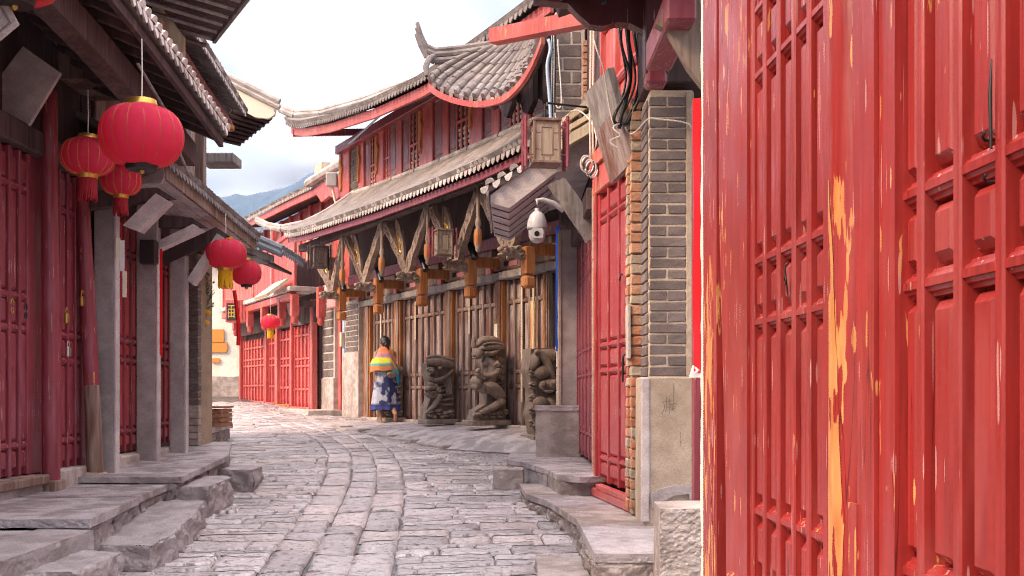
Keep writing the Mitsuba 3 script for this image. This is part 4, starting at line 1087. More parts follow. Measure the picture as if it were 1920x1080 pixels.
# kerb stones before the far doors
for i in range(9):
    u = -1.6 + i * .98
    block('kerb_stone', [tuple(FF.p(u + .02, .35 + .06 * (i % 3), 0)[:2]), tuple(FF.p(u + .94, .35 + .05 * (i % 2), 0)[:2]), tuple(FF.p(u + .94, .9 + .08 * (i % 2), 0)[:2]), tuple(FF.p(u + .02, .92, 0)[:2])], .7, fz(u) - .12 - .04 * (i % 2), mat='stone:lime', tone=.7 + .06 * (i % 3), size=.12, amp=.02, seed=120 + i,
          label='rough kerb stone in the row below the far red doors', cat='kerb stone', group='kerb stones below the far red doors')
add('pavement', FF.w(rough(cbox(-1.4, 7.4, -.3, .5, .8, 1.12), .3, .01, 5, 3)), 'stone:lime', .7, smooth=30, kind='structure')
# white walled house at the end
w = thing('white_house', 'whitewashed end wall with orange notice boards at the far left of the street', 'house')
add(w + '__wall', rough(cbox(-10.6, -7.75, 31.0, 33, 1.3, 5.6), .3, .01, 3, 2), 'stone:whitewash', .85, smooth=30)
add(w + '__footing', rough(cbox(-10.8, -7.6, 30.7, 33, .6, 1.95), .25, .04, 4, 3), 'stone:lime', .85, smooth=30)
wr = lambda a, b: (-10.9 + 3.4 * a, 30.6 + 2.4 * b, 5.55 + .9 * b)
wro = add(w + '__roof', grid(wr, np.linspace(0, 1, 8), np.linspace(0, 1, 5), thick=.1), 'stone:tile', .6)
add(wro + '__tile_row', slope_tiles(wro, wr, 16, 4, .09, 'stone:tile', parts=False), 'stone:tile', .6, kind='stuff')
for i, (x0, x1, z0, z1, sh) in enumerate(((-8.82, -8.36, 2.95, 3.32, 0), (-8.80, -8.25, 2.66, 2.93, 1), (-8.72, -8.48, 2.36, 2.48, 0))):
    add('notice_board', prism([(x0, z0), (x1 - .03 * sh, z0), (x1, (z0 + z1) / 2), (x1 - .03 * sh, z1), (x0, z1), (x0 + .03 * sh, (z0 + z1) / 2)] if sh else [(x0, z0), (x1, z0), (x1, z1), (x0, z1)], 30.93, 30.98, (0, 2, 1)), 'orangeboard',
        label=['upper square orange notice board on the far white wall', 'middle orange notice board with notched ends on the far white wall', 'smallest and lowest orange plate on the far white wall'][i], cat='notice board')
# ------------------------------------------------------------------ left side: the dark red house nearest the camera
LF = Frame((-3.75, 0), (0, 1), left=False)
l = thing('maroon_house', 'dark maroon house with panelled doors under a deep tiled eave at left', 'house')
add(l + '__wall', LF.box(3.0, 9.66, -1.2, -.16, .3, 4.9, .01), 'wood:dark', .4)
da = door(l, LF, list(np.linspace(8.36, 6.88, 10)), .86, 3.36, [1.09, 1.99, 2.24, 3.08], -.03, 'paint:maroon', stile=.04, rail=.06, depth=.040, wear=.06, inset=.024, field=.030, edge=.05)
db = door(l, LF, list(np.linspace(9.40, 8.62, 6)), .86, 3.36, [1.09, 1.76, 1.98, 3.04], -.03, 'paint:maroon', stile=.034, rail=.06, depth=.040, wear=.10, inset=.022, field=.030, edge=.045)
add(l + '__jamb', LF.box(8.36, 8.63, -.12, -.045, .85, 3.4, .006), 'paint:maroon', .1)
add(l + '__jamb', LF.box(9.395, 9.56, -.12, -.04, .8, 3.4, .006), 'paint:maroon', .1)
add(l + '__sill', LF.box(5.0, 8.44, -.12, .10, .775, .85, .012), 'wood:brown', .45)
add(l + '__sill_base', LF.box(5.0, 8.42, -.12, .05, .62, .775, .006), 'stone:slab', .55)
add(l + '__sill_base', LF.w(rough(cbox(8.60, 9.44, -.12, .06, .70, .855, .01), .06, .008, 8, 3)), 'stone:lime', .7, smooth=30)
add(l + '__column', tube([(-3.68, 8.52, .80), (-3.685, 8.52, 2.2), (-3.70, 8.52, 3.9)], [.068, .066, .063], 16), 'paint:maroon', .12, smooth=30)
add(l + '__column_base', rough(cbox(-3.77, -3.60, 8.43, 8.61, .69, .80, .01), .04, .008, 10, 2), 'wood:brown', .7, smooth=30)
q = add(l + '__post', tube([(-3.665, 9.30, 1.55), (-3.70, 9.29, 2.4), (-3.755, 9.28, 3.5)], [.066, .062, .058], 14), 'paint:maroon', .36, smooth=30)
add(q + '__bare_foot', tube([(-3.64, 9.31, .80), (-3.652, 9.305, 1.2), (-3.665, 9.30, 1.56)], [.072, .070, .0665], 14), 'wood:brown', .75, smooth=30)
add(q + '__stone_foot', rough(cbox(-3.76, -3.55, 9.20, 9.41, .69, .80, .02), .04, .01, 10, 4), 'stone:plaster', .6, smooth=30)
EZ = lambda y: np.interp(y, [3.5, 5.0, 7.2, 8.4, 9.7], [4.36, 4.30, 4.15, 4.0, 3.82])
lev = lambda a, b: (-2.60 - 1.75 * b, 3.6 + 6.1 * a, EZ(3.6 + 6.1 * a) + .62 * b + .2 * b * b)
er = add(l + '__eave_roof', grid(lev, np.linspace(0, 1, 30), np.linspace(0, 1, 8), thick=.06, flipn=True), 'stone:tile', .5)
lev2 = lambda a, b: (-2.57 - .42 * b, 5.0 + 4.7 * a, EZ(5.0 + 4.7 * a) + .045 + .17 * b)
slope_tiles(er, lev2, 40, 1, .050, 'stone:paletile', tone=(1.1, 1.7))
add(er + '__tile_row', slope_tiles(er, lambda a, b: lev(a, .24 + .76 * b), 54, 4, .05, 'stone:tile', parts=False, tongue=False), 'stone:tile', .6, kind='stuff')


def along_eave(dx0, dx1, dz0, dz1, y0, y1):
    return grid(lambda y, t: [(-2.60 + dx0, y, EZ(y) + dz1), (-2.60 + dx1, y, EZ(y) + dz1), (-2.60 + dx1, y, EZ(y) + dz0), (-2.60 + dx0, y, EZ(y) + dz0), (-2.60 + dx0, y, EZ(y) + dz1)][t], np.linspace(y0, y1, 12), [0, 1, 2, 3, 4])


add(l + '__eave_board', along_eave(-.06, -.02, -.10, -.03, 3.6, 9.68), 'wood:dark', .7)
add(l + '__eave_beam', along_eave(-.42, -.26, -.28, -.08, 3.6, 9.66), 'wood:dark', 1.0)
for i in range(22):
    y = 4.2 + i * .25
    add(l + '__rafter', join([grid(lambda s, t: (-2.66 - 1.05 * s, y + (0, .07, .07, 0, 0)[t], EZ(y) - .05 + .44 * s - (0, 0, .06, .06, 0)[t]), [0, 1], [0, 1, 2, 3, 4])]), 'wood:dark', .5)
for (y0, z0, z1) in ((9.5, 3.38, 3.56),):
    add(l + '__cantilever', prism([(-3.8, z1 + .12), (-3.8, z0), (-3.3, z0 + .05), (-3.05, z0 + .18), (-2.9, z1 + .12)], y0 - .07, y0 + .07, (0, 2, 1)), 'wood:dark', .6)
add(l + '__head_beam', LF.box(4.0, 9.6, -.12, .04, 3.37, 3.56, .012), 'wood:dark', .6)
add(l + '__conduit', tube([(-2.70, 7.7, EZ(7.7) - .22), (-2.72, 8.4, EZ(8.4) - .30), (-2.86, 9.2, EZ(9.2) - .34), (-2.9, 9.6, EZ(9.6) - .4)], .013, 6), 'wood:grey', .6, smooth=True)
# upper roof of that house, seen from below: a swept corner
top = lambda a, b: (-2.08 - .75 * a - 1.6 * b, 8.85 + 1.25 * a - .45 * b, 4.92 - .10 * a + .35 * b)
tr = add(l + '__main_roof', grid(top, np.linspace(-.4, 1, 12), np.linspace(0, 1, 6), thick=.06, flipn=True), 'wood:dark', .55)
add(tr + '__edge_board', grid(lambda a, t: (-2.06 - .75 * a, 8.86 + 1.25 * a, 4.90 - .10 * a + .07 * t), np.linspace(-.4, 1, 12), [0, 1], thick=.03), 'wood:grey', .35)
for i in range(11):
    a = -.3 + i * .125
    add(tr + '__rafter', tube([np.array(top(a, .05)) - [0, 0, .09], np.array(top(a, .95)) - [0, 0, .09]], .022, 4), 'wood:grey', .3)
for i, (x, y, wd) in enumerate(((-3.20, 9.62, .10), (-3.42, 9.75, .13))):
    add(l + '__storey_post', cbox(x - wd / 2, x + wd / 2, y, y + .12, 4.0, 6.0, .01), 'wood:pale' if i == 0 else 'wood:grey', .4)
add(l + '__storey_wall', cbox(-5, -3.45, 9.2, 9.9, 4.2, 6.2), 'wood:brown', .5)
add(l + '__purlin', prism([(-3.6, 5.3), (-3.0, 4.55), (-3.0, 4.75), (-3.5, 5.45)], 9.7, 9.8, (0, 2, 1)), 'wood:pale', .35)

# ------------------------------------------------------------------ the grey pillar house
g = thing('grey_pillar_house', 'house with three grey concrete pillars and narrow red doors at left', 'house')
GF = Frame((-3.74, 0), (0, 1), left=False)
add(g + '__wall', GF.box(9.68, 12.9, -1.5, -.16, .4, 4.4, .01), 'wood:dark', .5)
for i, (x0, x1, y, th) in enumerate(((-3.695, -3.50, 9.42, .10), (-3.70, -3.49, 10.5, .10), (-3.66, -3.485, 11.4, .10))):
    k = add(g + '__pillar', rough(cbox(x0, x1 - .02, y, y + th, .74, 3.40, .008), .08, .006, 7, 4 + i), 'stone:concrete', (.36, .46, .50)[i], smooth=30)
    add(k + '__white_edge', cbox(x1 - .02, x1, y, y + th, .76, 3.30, .003), 'stone:board', .6)
door(g, GF, list(np.linspace(10.72, 9.84, 6)), .92, 3.2, [1.12, 1.81, 2.0, 2.86], -.02, 'paint:maroon', stile=.034, rail=.06, depth=.040, wear=.12, inset=.024, field=.030, panel_mat='paint:street')
door(g, GF, list(np.linspace(11.72, 10.86, 6)), .95, 3.2, [1.16, 1.81, 2.0, 2.80], -.02, 'paint:maroon', stile=.034, rail=.06, depth=.040, wear=.12, inset=.024, field=.030, panel_mat='paint:street')
for a, b in ((9.8, 10.74), (10.84, 11.76)):
    add(g + '__sill', GF.w(rough(cbox(a, b, -.1, .08, .78, .90, .02), .06, .01, 9, int(a))), 'stone:lime', .6, smooth=30)
gz = lambda y: np.interp(y, [9.6, 13.1], [3.56, 3.36])
for i in range(4):
    x0 = -3.80 + i * .165
    add(g + '__soffit_board', grid(lambda y, t: [(x0, y, gz(y) - .04 - .02 * i), (x0 + .155, y, gz(y) - .06 - .02 * i), (x0 + .155, y, gz(y) - .03 - .02 * i), (x0, y, gz(y) - .01 - .02 * i), (x0, y, gz(y) - .04 - .02 * i)][t], np.linspace(9.66, 13.0, 8), [0, 1, 2, 3, 4]), 'stone:board', random.uniform(.6, .95))
add(g + '__soffit_cap', prism([(-3.80, 3.62), (-3.14, 3.58), (-3.13, 3.44), (-3.16, 3.38), (-3.80, 3.36)], 9.60, 9.64, (0, 2, 1)), 'stone:board', .32)
add(g + '__eave_fascia', grid(lambda y, t: (-3.125 + .0 * t, y, gz(y) - .13 + .13 * t), np.linspace(9.62, 13.05, 8), [0, 1], thick=.03), 'wood:brown', .55)
gv = lambda a, b: (-3.10 - .9 * b, 9.55 + 3.55 * a, gz(9.55 + 3.55 * a) + .03 + .42 * b)
gr = add(g + '__porch_roof', grid(gv, np.linspace(0, 1, 12), np.linspace(0, 1, 5), thick=.05, flipn=True), 'stone:tile', .5)
gv2 = lambda a, b: gv(a, .28 * b)
slope_tiles(gr, gv2, 34, 1, .048, 'stone:tile', tone=(.6, 1.3))
add(gr + '__tile_row', slope_tiles(gr, lambda a, b: gv(a, .27 + .73 * b), 34, 3, .048, 'stone:tile', parts=False, tongue=False), 'stone:bluetile', .6, kind='stuff')
for i, (pts, y) in enumerate((([(-3.375, 2.945), (-3.245, 2.895), (-2.985, 3.16), (-3.09, 3.225)], 9.25), ([(-3.50, 2.98), (-3.50, 2.90), (-3.06, 3.10), (-3.14, 3.155)], 10.5), ([(-3.46, 2.70), (-3.40, 2.64), (-3.06, 3.14), (-3.14, 3.19)], 11.35))):
    add(g + '__bracket_board', rough(prism(pts, y, y + .16, (0, 2, 1)), .08, .003, 9, 3 + i), 'stone:board', .8, smooth=30)
    add(g + '__bracket_beam', prism([(-3.75, pts[0][1] + .30), (-3.75, pts[0][1] + .14), (pts[2][0] + .04, pts[2][1] + .03), (pts[2][0] - .1, pts[2][1] + .12)], y + .03, y + .13, (0, 2, 1)), 'wood:dark', .5)
add(g + '__meter', cbox(-3.62, -3.47, 10.36, 10.48, 2.75, 2.98, .008), 'iron')
kb = add(g + '__brick_pier', cbox(-3.76, -3.625, 12.32, 12.9, .86, 3.1, .006), 'stone:mortar', .3)
for c in range(28):
    z = .88 + c * .079
    add(kb + '__brick', cbox(-3.772, -3.618, 12.305, 12.42, z, z + .066, .005, .005), 'stone:greybrick' if c > 5 else 'stone:lime', random.uniform(.5, 1.1))
add(g + '__wood_post', tube([(-3.70, 12.78, .96), (-3.715, 12.78, 2.0), (-3.73, 12.78, 3.3)], [.072, .068, .064], 14), 'wood:brown', .7, smooth=30)
add(g + '__red_strip', cbox(-3.80, -3.77, 12.28, 12.33, 1.0, 3.0), 'paint:street', .4)
add(g + '__plaster_wall', prism([(-3.82, 12.95), (-4.78, 16.4), (-6.5, 16.4), (-6.5, 12.95)], .5, 3.4), 'stone:plaster', .3)
# its upper storey: posts, a slatted eave with a gutter, a swept roof corner behind
uz = lambda y: np.interp(y, [9.7, 12.2], [5.02, 4.66])
uv_ = lambda a, b: (-3.02 - .9 * b, 9.9 + 2.25 * a, uz(9.9 + 2.25 * a) + .30 * b)
us_ = add(g + '__slatted_eave', grid(uv_, np.linspace(0, 1, 10), np.linspace(0, 1, 5), thick=.05, flipn=True), 'stone:tile', .3)
slope_tiles(us_, lambda a, b: uv_(a, .3 * b), 22, 1, .048, 'stone:paletile', tone=(.3, 1.0))
for i in range(9):
    t = i / 9
    add(us_ + '__slat', grid(lambda y, k: (-3.26 - .07 * i + (0, .055, .055, 0, 0)[k], y, uz(y) - .07 + .02 * i - (0, 0, .025, .025, 0)[k]), np.linspace(9.92, 12.1, 6), [0, 1, 2, 3, 4]), 'wood:brown', .5)
add(g + '__gutter', tube([(-3.20, 9.95, uz(9.95) - .10), (-3.21, 11, uz(11) - .11), (-3.20, 12.1, uz(12.1) - .12)], .028, 8), 'paint:purple', .5, smooth=True)
add(us_ + '__verge_board', rough(prism([(-3.62, 5.32), (-3.0, 5.02), (-3.0, 4.97), (-3.62, 5.25)], 9.84, 9.9, (0, 2, 1)), .06, .006, 9, 2), 'stone:paletile', .8, smooth=30)
for x, y, wd, mt in ((-3.62, 12.35, .10, 'wood:brown'), (-3.78, 12.2, .12, 'wood:grey'), (-3.44, 10.3, .08, 'paint:beam')):
    add(g + '__storey_post', cbox(x - wd / 2, x + wd / 2, y, y + .12, 3.8, 5.3, .01), mt, .6)
add(g + '__storey_wall', cbox(-5.2, -3.86, 9.9, 12.6, 3.9, 5.6, .01), 'wood:brown', .5)
add(g + '__projecting_plank', cbox(-3.78, -3.37, 12.9, 13.3, 4.28, 4.395, .008), 'wood:grey', .35)
c3 = thing('corner_roof_house', 'upper roof corner with a cream underside board sweeping out over the left side', 'house')
add(c3 + '__wall', prism([(-4.05, 13.2), (-4.10, 14.2), (-4.75, 16.4), (-6.5, 16.4), (-6.5, 13.2)], 3.2, 5.5), 'wood:brown', .5)
ce = lambda t, b: np.array((-3.375 - .825 * t, 15 + 1.5 * t, 5.33)) * (1 - b) + np.array((-3.92 - .65 * t, 15 + 1.4 * t, 5.50 - .10 * t)) * b
add(c3 + '__soffit', grid(ce, np.linspace(0, 1, 8), np.linspace(0, 1, 4), thick=.03, flipn=True), 'wood:dark', .9)
for i in range(8):
    t = .03 + i * .13
    add(c3 + '__rafter', tube([ce(t, .05) - [0, 0, .03], ce(t, .98) - [0, 0, .03]], .028, 4), 'wood:dark', .9)
cr_ = add(c3 + '__roof', grid(lambda t, b: ce(t, 0) + np.array((.03 - 1.5 * b, -.1, .06 + .75 * b)), np.linspace(0, 1, 8), np.linspace(0, 1, 5), thick=.05, flipn=True), 'stone:tile', .6)
slope_tiles(cr_, lambda a, b: ce(a, 0) + np.array((.05 - .25 * b, -.1, .10 + .10 * b)), 14, 1, .055, 'stone:tile', tone=(.5, 1.2))
add(c3 + '__cream_board', prism([(-4.05, 5.86), (-3.66, 5.70), (-3.28, 5.50), (-3.31, 5.36), (-3.40, 5.31), (-3.58, 5.33), (-3.78, 5.44), (-3.98, 5.60)], 14.86, 14.92, (0, 2, 1)), 'cream')
for i in range(5):
    a = np.array([-4.12 + .175 * i, 5.98 - .088 * i])
    for j, o in enumerate((0, .075)):
        add(cr_ + '__verge_tile', tube([(a[0], 14.86, a[1] - o), (a[0] + .18, 14.86, a[1] - .09 - o)], .05 - .008 * j, 8), 'stone:paletile', .5 + .2 * j, smooth=30)
for x, z in ((-3.95, 5.05), (-3.85, 4.92)):
    add(c3 + '__bracket_arm', cbox(x - .25, x + .20, 13.9, 14.05, z, z + .10, .02), 'wood:orange', .35)
c4 = thing('blue_tile_porch', 'small porch roof of bluish tiles with a grey board behind the hanging lanterns', 'porch roof')
add(c4 + '__board', prism([(-4.1, 3.70), (-3.36, 3.42), (-3.36, 3.33), (-3.55, 3.30), (-3.80, 3.33), (-4.1, 3.40)], 15.0, 15.06, (0, 2, 1)), 'wood:grey', .5)
add(c4 + '__soffit', grid(lambda x, y: (x, y, 3.42 - .38 * (x + 3.6)), [-4.1, -3.4], [15.0, 16.5], thick=.04), 'wood:dark', .6)
cv4 = lambda a, b: (-3.22 - .85 * b, 14.94 + 1.6 * a, 3.50 + .36 * b)
add(c4 + '__roof', grid(cv4, np.linspace(0, 1, 4), np.linspace(0, 1, 4), thick=.05, flipn=True), 'stone:bluetile', .7)
for i in range(4):
    a = np.array([-4.02 + .20 * i, 3.86 - .088 * i])
    for j in range(2):
        add(c4 + '__verge_tile', tube([(a[0], 14.95, a[1] - .075 * j), (a[0] + .205, 14.95, a[1] - .09 - .075 * j)], .052, 8), 'stone:bluetile', .7 + .25 * j, smooth=30)
slope_tiles(c4, cv4, 10, 3, .055, 'stone:bluetile', tone=(.5, 1.0))
# ------------------------------------------------------------------ hanging lanterns
scene['lanternred'] = {'type': 'principledthin', 'base_color': {'type': 'rgb', 'value': [.90, .075, .155]}, 'roughness': .36, 'diff_trans': 1.0, 'sheen': 1.0}


def lantern(c, R, H, top, label, tassel='red', charms=False, ribs=16, rings=True):
    k = thing('red_lantern', label, 'lantern', 'red paper lanterns hanging over the street')
    c = np.array(c, float); n_ = 13
    prof = [(max(.36 * R, R * math.sin(t) ** .62) if True else 0, -H / 2 * math.cos(t)) for t in np.linspace(.22, math.pi - .22, n_)]
    s = 64; ang = np.arange(s) * 2 * math.pi / s
    bod = lathe(prof, s); r_ = np.hypot(bod[0][:, 0], bod[0][:, 1]); a = np.arctan2(bod[0][:, 1], bod[0][:, 0])
    bulge = 1 + .022 * np.abs(np.sin(a * ribs / 2)) - .012
    v = bod[0].copy(); v[:, :2] *= bulge[:, None]
    v[:, :2] *= (1 + .018 * (meshkit.fbm(np.c_[a * 5, v[:, 2] * 16, a * 0 + c[1]], 3, 2) - .5))[:, None]
    v[:, 2] += .004 * np.sin(a * 5 + c[0] * 7); add(k + '__paper_body', (v + c, bod[1]), 'lanternred', smooth=True)
    for i in range(ribs):
        q = (i) * 2 * math.pi / ribs
        add(k + '__rib', tube([c + [r * .995 * math.cos(q), r * .995 * math.sin(q), z] for r, z in prof], (.0016 if R > .24 else .0028), 4), 'brass' if not charms else 'gold', smooth=True)
    tz, bz = c[2] + prof[-1][1], c[2] + prof[0][1]
    add(k + '__cap_ring', lathe([(.0, tz + .012), (prof[-1][0] * 1.02, tz + .01), (prof[-1][0] * 1.04, tz - .02), (prof[-1][0] * .9, tz + .045 * R / .28), (0, tz + .05 * R / .28)][1:], 20, (c[0], c[1], 0)), 'gold', smooth=30)
    add(k + '__base_ring', lathe([(0, bz - .035), (prof[0][0] * .92, bz - .03), (prof[0][0] * 1.02, bz + .012)], 20, (c[0], c[1], 0)), 'gold' if tassel else 'iron', smooth=30)
    add(k + '__cord', tube([(c[0], c[1], tz), (c[0] + .004, c[1], (tz + top) / 2), (c[0], c[1], top)], .005, 5), 'whitecord', smooth=True)
    if tassel:
        tr_, th = prof[0][0] * .8, .46 * R / .28 * .5
        v, f_ = lathe([(tr_ * .9, bz - .035 - th), (tr_ * .98, bz - .035 - th * .5), (tr_, bz - .03)], 40, (c[0], c[1], 0), flute=.06, nf=20)
        strands = []
        for i in range(44):
            q = i * 2 * math.pi / 44; L = th * random.uniform(.9, 1.08); sw = random.uniform(-.012, .012)
            strands.append(tube([(c[0] + tr_ * math.cos(q), c[1] + tr_ * math.sin(q), bz - .03), (c[0] + tr_ * 1.02 * math.cos(q + .05), c[1] + tr_ * 1.02 * math.sin(q + .05), bz - .03 - L * .5), (c[0] + tr_ * .98 * math.cos(q) + sw, c[1] + tr_ * .98 * math.sin(q) + sw, bz - .03 - L)], tr_ * .085, 4))
        add(k + '__tassel', join(strands), 'tassel' + tassel)
    else:
        add(k + '__knob', lathe([(0, bz - .06), (.02, bz - .05), (.02, bz - .03)], 10, (c[0], c[1], 0)), 'brass', smooth=True)
    if charms:
        for i in range(6):
            q = i * math.pi / 3 + .3; r = prof[0][0] * 1.35
            add(k + '__charm', lathe([(0, -.004), (.042, -.003), (.045, .0), (.042, .003), (0, .004)], 12, (0, 0, 0)) if False else tube([c + [r * math.cos(q), r * math.sin(q), -H / 2 + .035], c + [r * 1.05 * math.cos(q), r * 1.05 * math.sin(q), -H / 2 + .03]], .045, 12), 'gold', smooth=30)
    return k


lantern((-2.57, 7.4, 3.275), .285, .42, 3.95, 'largest and brightest red lantern hanging from the left eave', tassel=None, ribs=16)
lantern((-3.30, 8.3, 3.33), .205, .285, 3.85, 'shaded dark red lantern with gold charms left of the largest lantern', charms=True)
lantern((-3.30, 9.0, 3.285), .17, .25, 3.6, 'small shaded lantern with gold charms below the largest lantern', charms=True)
lantern((-3.09, 11.5, 2.99), .225, .315, 3.42, 'red lantern with yellow tassel at the end of the grey pillar porch', tassel='yellow', ribs=12)
lantern((-3.237, 13.0, 2.955), .18, .30, 3.40, 'red lantern without tassel just behind the yellow tasselled one', tassel=None, ribs=12)
lantern((-4.53, 20.0, 2.81), .18, .25, 4.6, 'small far red lantern with yellow tassel before the bright red doors', tassel='yellow', ribs=12)
lantern((-2.80, 6.0, 3.92), .29, .44, 4.2, 'red lantern cut off by the top left corner', tassel=None)
paper = thing('tassel_slips', 'pale paper slips dangling under the small shaded lantern', 'paper slips')
for (x, z0, z1, mt) in ((-3.325, 2.62, 2.80, 'paper'), (-3.29, 2.52, 2.78, 'whitecord'), (-3.27, 2.30, 2.52, 'paper')):
    add(paper + '__slip', cbox(x - .018, x + .018, 9.0, 9.006, z0, z1, .001), mt)
add('red_streamer', cbox(-3.45, -3.425, 10.44, 10.448, 1.86, 2.9, .001), 'redcloth', label='thin red ribbon hanging on the middle grey pillar', cat='ribbon')
cord = [(-3.06 + .03 * math.sin(i * .5), 11.75 + .02 * i, 2.62 - .12 * i) for i in range(6)]
add('red_streamer', tube(cord, .022, 6), 'redcloth', smooth=True, label='red cloth tail hanging below the yellow tassel', cat='ribbon')


# ------------------------------------------------------------------ wooden lanterns
def wood_lantern(c, s, top, label, dark=False, turn=0.0):
    k = thing('wooden_lantern', label, 'lantern', 'square wooden lanterns')
    c = np.array(c, float); R_ = np.array([[math.cos(turn), -math.sin(turn), 0], [math.sin(turn), math.cos(turn), 0], [0, 0, 1]])
    put = lambda mm: ((np.asarray(mm[0]) * s) @ R_.T + c, mm[1])
    fm = 'wood:dark' if dark else 'wood:brown'
    add(k + '__body', put(cbox(-.115, .115, -.115, .115, -.19, .19)), 'wood:pale' if not dark else 'wood:brown', -.25)
    for sx in (-1, 1):
        for sy in (-1, 1):
            add(k + '__corner_post', put(cbox(sx * .12 - .012, sx * .12 + .012, sy * .12 - .012, sy * .12 + .012, -.21, .21)), fm, .3)
            add(k + '__bamboo_post', put(join([tube([(sx * .20, sy * .10, -.24), (sx * .20, sy * .10, .24)], .017, 8)] + [tube([(sx * .20, sy * .10, z), (sx * .20, sy * .10, z + .012)], .021, 8) for z in (-.2, -.07, .07, .2)] + [tube([(sx * .12, sy * .10, z), (sx * .2, sy * .10, z)], .006, 5) for z in (-.13, .13)])), 'paint:maroon' if not dark else 'wood:dark', .3, smooth=30)
    for z in (-.20, .20):
        add(k + '__cap', put(cbox(-.14, .14, -.14, .14, z - .013, z + .013)), fm, .3)
    for a in range(4):
        Q = np.array([[math.cos(a * math.pi / 2), -math.sin(a * math.pi / 2), 0], [math.sin(a * math.pi / 2), math.cos(a * math.pi / 2), 0], [0, 0, 1]])
        bars = [cbox(-.058, -.048, -.122, -.112, -.13, .13, .002), cbox(.048, .058, -.122, -.112, -.13, .13, .002), cbox(-.058, .058, -.122, -.112, .125, .135, .002), cbox(-.058, .058, -.122, -.112, -.135, -.125, .002)] + \
            [cbox(-.112, -.058, -.120, -.114, z - .004, z + .004, .001) for z in (-.08, .08)] + [cbox(.058, .112, -.120, -.114, z - .004, z + .004, .001) for z in (-.08, .08)] + [cbox(x - .004, x + .004, -.120, -.114, .135, .19, .001) for x in (-.03, .03)] + [cbox(x - .004, x + .004, -.120, -.114, -.19, -.135, .001) for x in (-.03, .03)]
        mm = join(bars)
        add(k + '__lattice', put((mm[0] @ Q.T, mm[1])), fm, .4)
    add(k + '__hanger', tube([c + [0, 0, .2 * s], (c[0], c[1], top)], .010 * s, 6), 'iron', smooth=True)
    return k


wood_lantern((.31, 10.0, 3.83), .98, 4.20, 'pale panelled wooden lantern on an iron arm beside the dome camera', turn=.12)
add('lantern_arm', tube([(.33, 9.98, 4.17), (.33, 10.0, 4.21), (.38, 10.04, 4.215), (.72, 10.3, 4.25)], .011, 6), 'iron', smooth=True, label='thin iron arm holding the panelled wooden lantern', cat='bracket')
wood_lantern((-1.03, 15.9, 3.72), .92, 4.4, 'wooden lantern hanging under the eave of the carved house', turn=.35)
wood_lantern((-3.70, 20.5, 4.09), .98, 4.75, 'dark wooden lantern hanging before the red boarded wall', dark=True, turn=.4)
sg = thing('shop_lantern', 'red lantern box with gold characters hanging at the far red shop', 'lantern box')
SB = (-6.98, 27.0, 3.55)
add(sg + '__box', cbox(SB[0] - .28, SB[0] + .30, SB[1], SB[1] + .5, SB[2] - .28, SB[2] + .30, .02), 'paint:far', .4)
add(sg + '__face', cbox(SB[0] - .24, SB[0] + .0, SB[1] - .012, SB[1], SB[2] - .24, SB[2] + .2, .003), 'iron')
gx, gz_ = SB[0] - .12, SB[2] - .02
add(sg + '__gold_character', join([cbox(gx - .08, gx + .08, SB[1] - .022, SB[1] - .013, gz_ + .14 - .09 * q, gz_ + .165 - .09 * q, .002) for q in range(4)] + [cbox(gx - .012, gx + .012, SB[1] - .022, SB[1] - .013, gz_ - .14, gz_ + .17, .002), cbox(gx - .085, gx - .06, SB[1] - .022, SB[1] - .013, gz_ - .16, gz_ + .03, .002), cbox(gx + .06, gx + .085, SB[1] - .022, SB[1] - .013, gz_ - .16, gz_ + .08, .002)]), 'gold')
for q in range(3):
    add(sg + '__slat', cbox(SB[0] + .05 + q * .085, SB[0] + .075 + q * .085, SB[1] - .02, SB[1], SB[2] - .24, SB[2] + .26, .003), 'paint:street', .5)

# ------------------------------------------------------------------ cameras
dc = thing('dome_camera', 'white speed dome security camera on a wall arm', 'security camera')
D = np.array((.252, 10.7, 3.13)); dl = lambda pr, sd=28: lathe([(r * .85, z * .85) for r, z in pr], sd, D)
add(dc + '__housing', dl([(.118, .01), (.121, .03), (.112, .10), (.085, .17), (.05, .205), (.028, .215), (.028, .25)]), 'whiteplastic', smooth=True)
add(dc + '__collar', dl([(.102, .012), (.120, .012), (.120, .0), (.102, -.005)]), 'silver', smooth=30)
add(dc + '__head', dl([(.0, -.165), (.045, -.158), (.08, -.13), (.098, -.08), (.102, -.02), (.10, .01)]), 'whiteplastic', smooth=True)
vv, ff = prism([(-.055, -.10), (.055, -.10), (.062, -.03), (.05, .0), (-.05, .0), (-.062, -.03)], -.108, -.09, (0, 2, 1))
add(dc + '__lens_panel', (vv + D, ff), 'whiteplastic')
add(dc + '__lens', tube([D + [-.005, -.105, -.055], D + [-.005, -.118, -.058]], .026, 16), 'glassblack', smooth=30)
add(dc + '__arm', tube([D + [0, 0, .24], D + [0, .0, .29], D + [.06, .02, .30], D + [.17, .04, .27], D + [.27, .06, .20]], [.022, .024, .026, .026, .028], 10), 'whiteplastic', smooth=True)
bc = thing('bullet_camera', 'small white camera on a box beside the rain pipe', 'security camera')
C0 = MF.p(8.62, .30, 3.66)
add(bc + '__dome', (trimesh.creation.icosphere(2).vertices * .13 + C0, trimesh.creation.icosphere(2).faces), 'whiteplastic', smooth=True)
add(bc + '__lens', (trimesh.creation.icosphere(2).vertices * .055 + C0 + np.array([.02, -.10, .0]), trimesh.creation.icosphere(2).faces), 'glassblack', smooth=True)
add(bc + '__box', MF.box(8.40, 8.90, .10, .28, 3.28, 3.56, .015), 'pinkpaper')
fl = thing('flood_light', 'small pale box lamp on a pole above the lower roof', 'lamp')
P0 = np.array((-3.95, 23.4, 6.15))
add(fl + '__head', cbox(P0[0] - .12, P0[0] + .12, P0[1] - .1, P0[1] + .1, P0[2] - .15, P0[2] + .15, .02), 'whiteplastic')
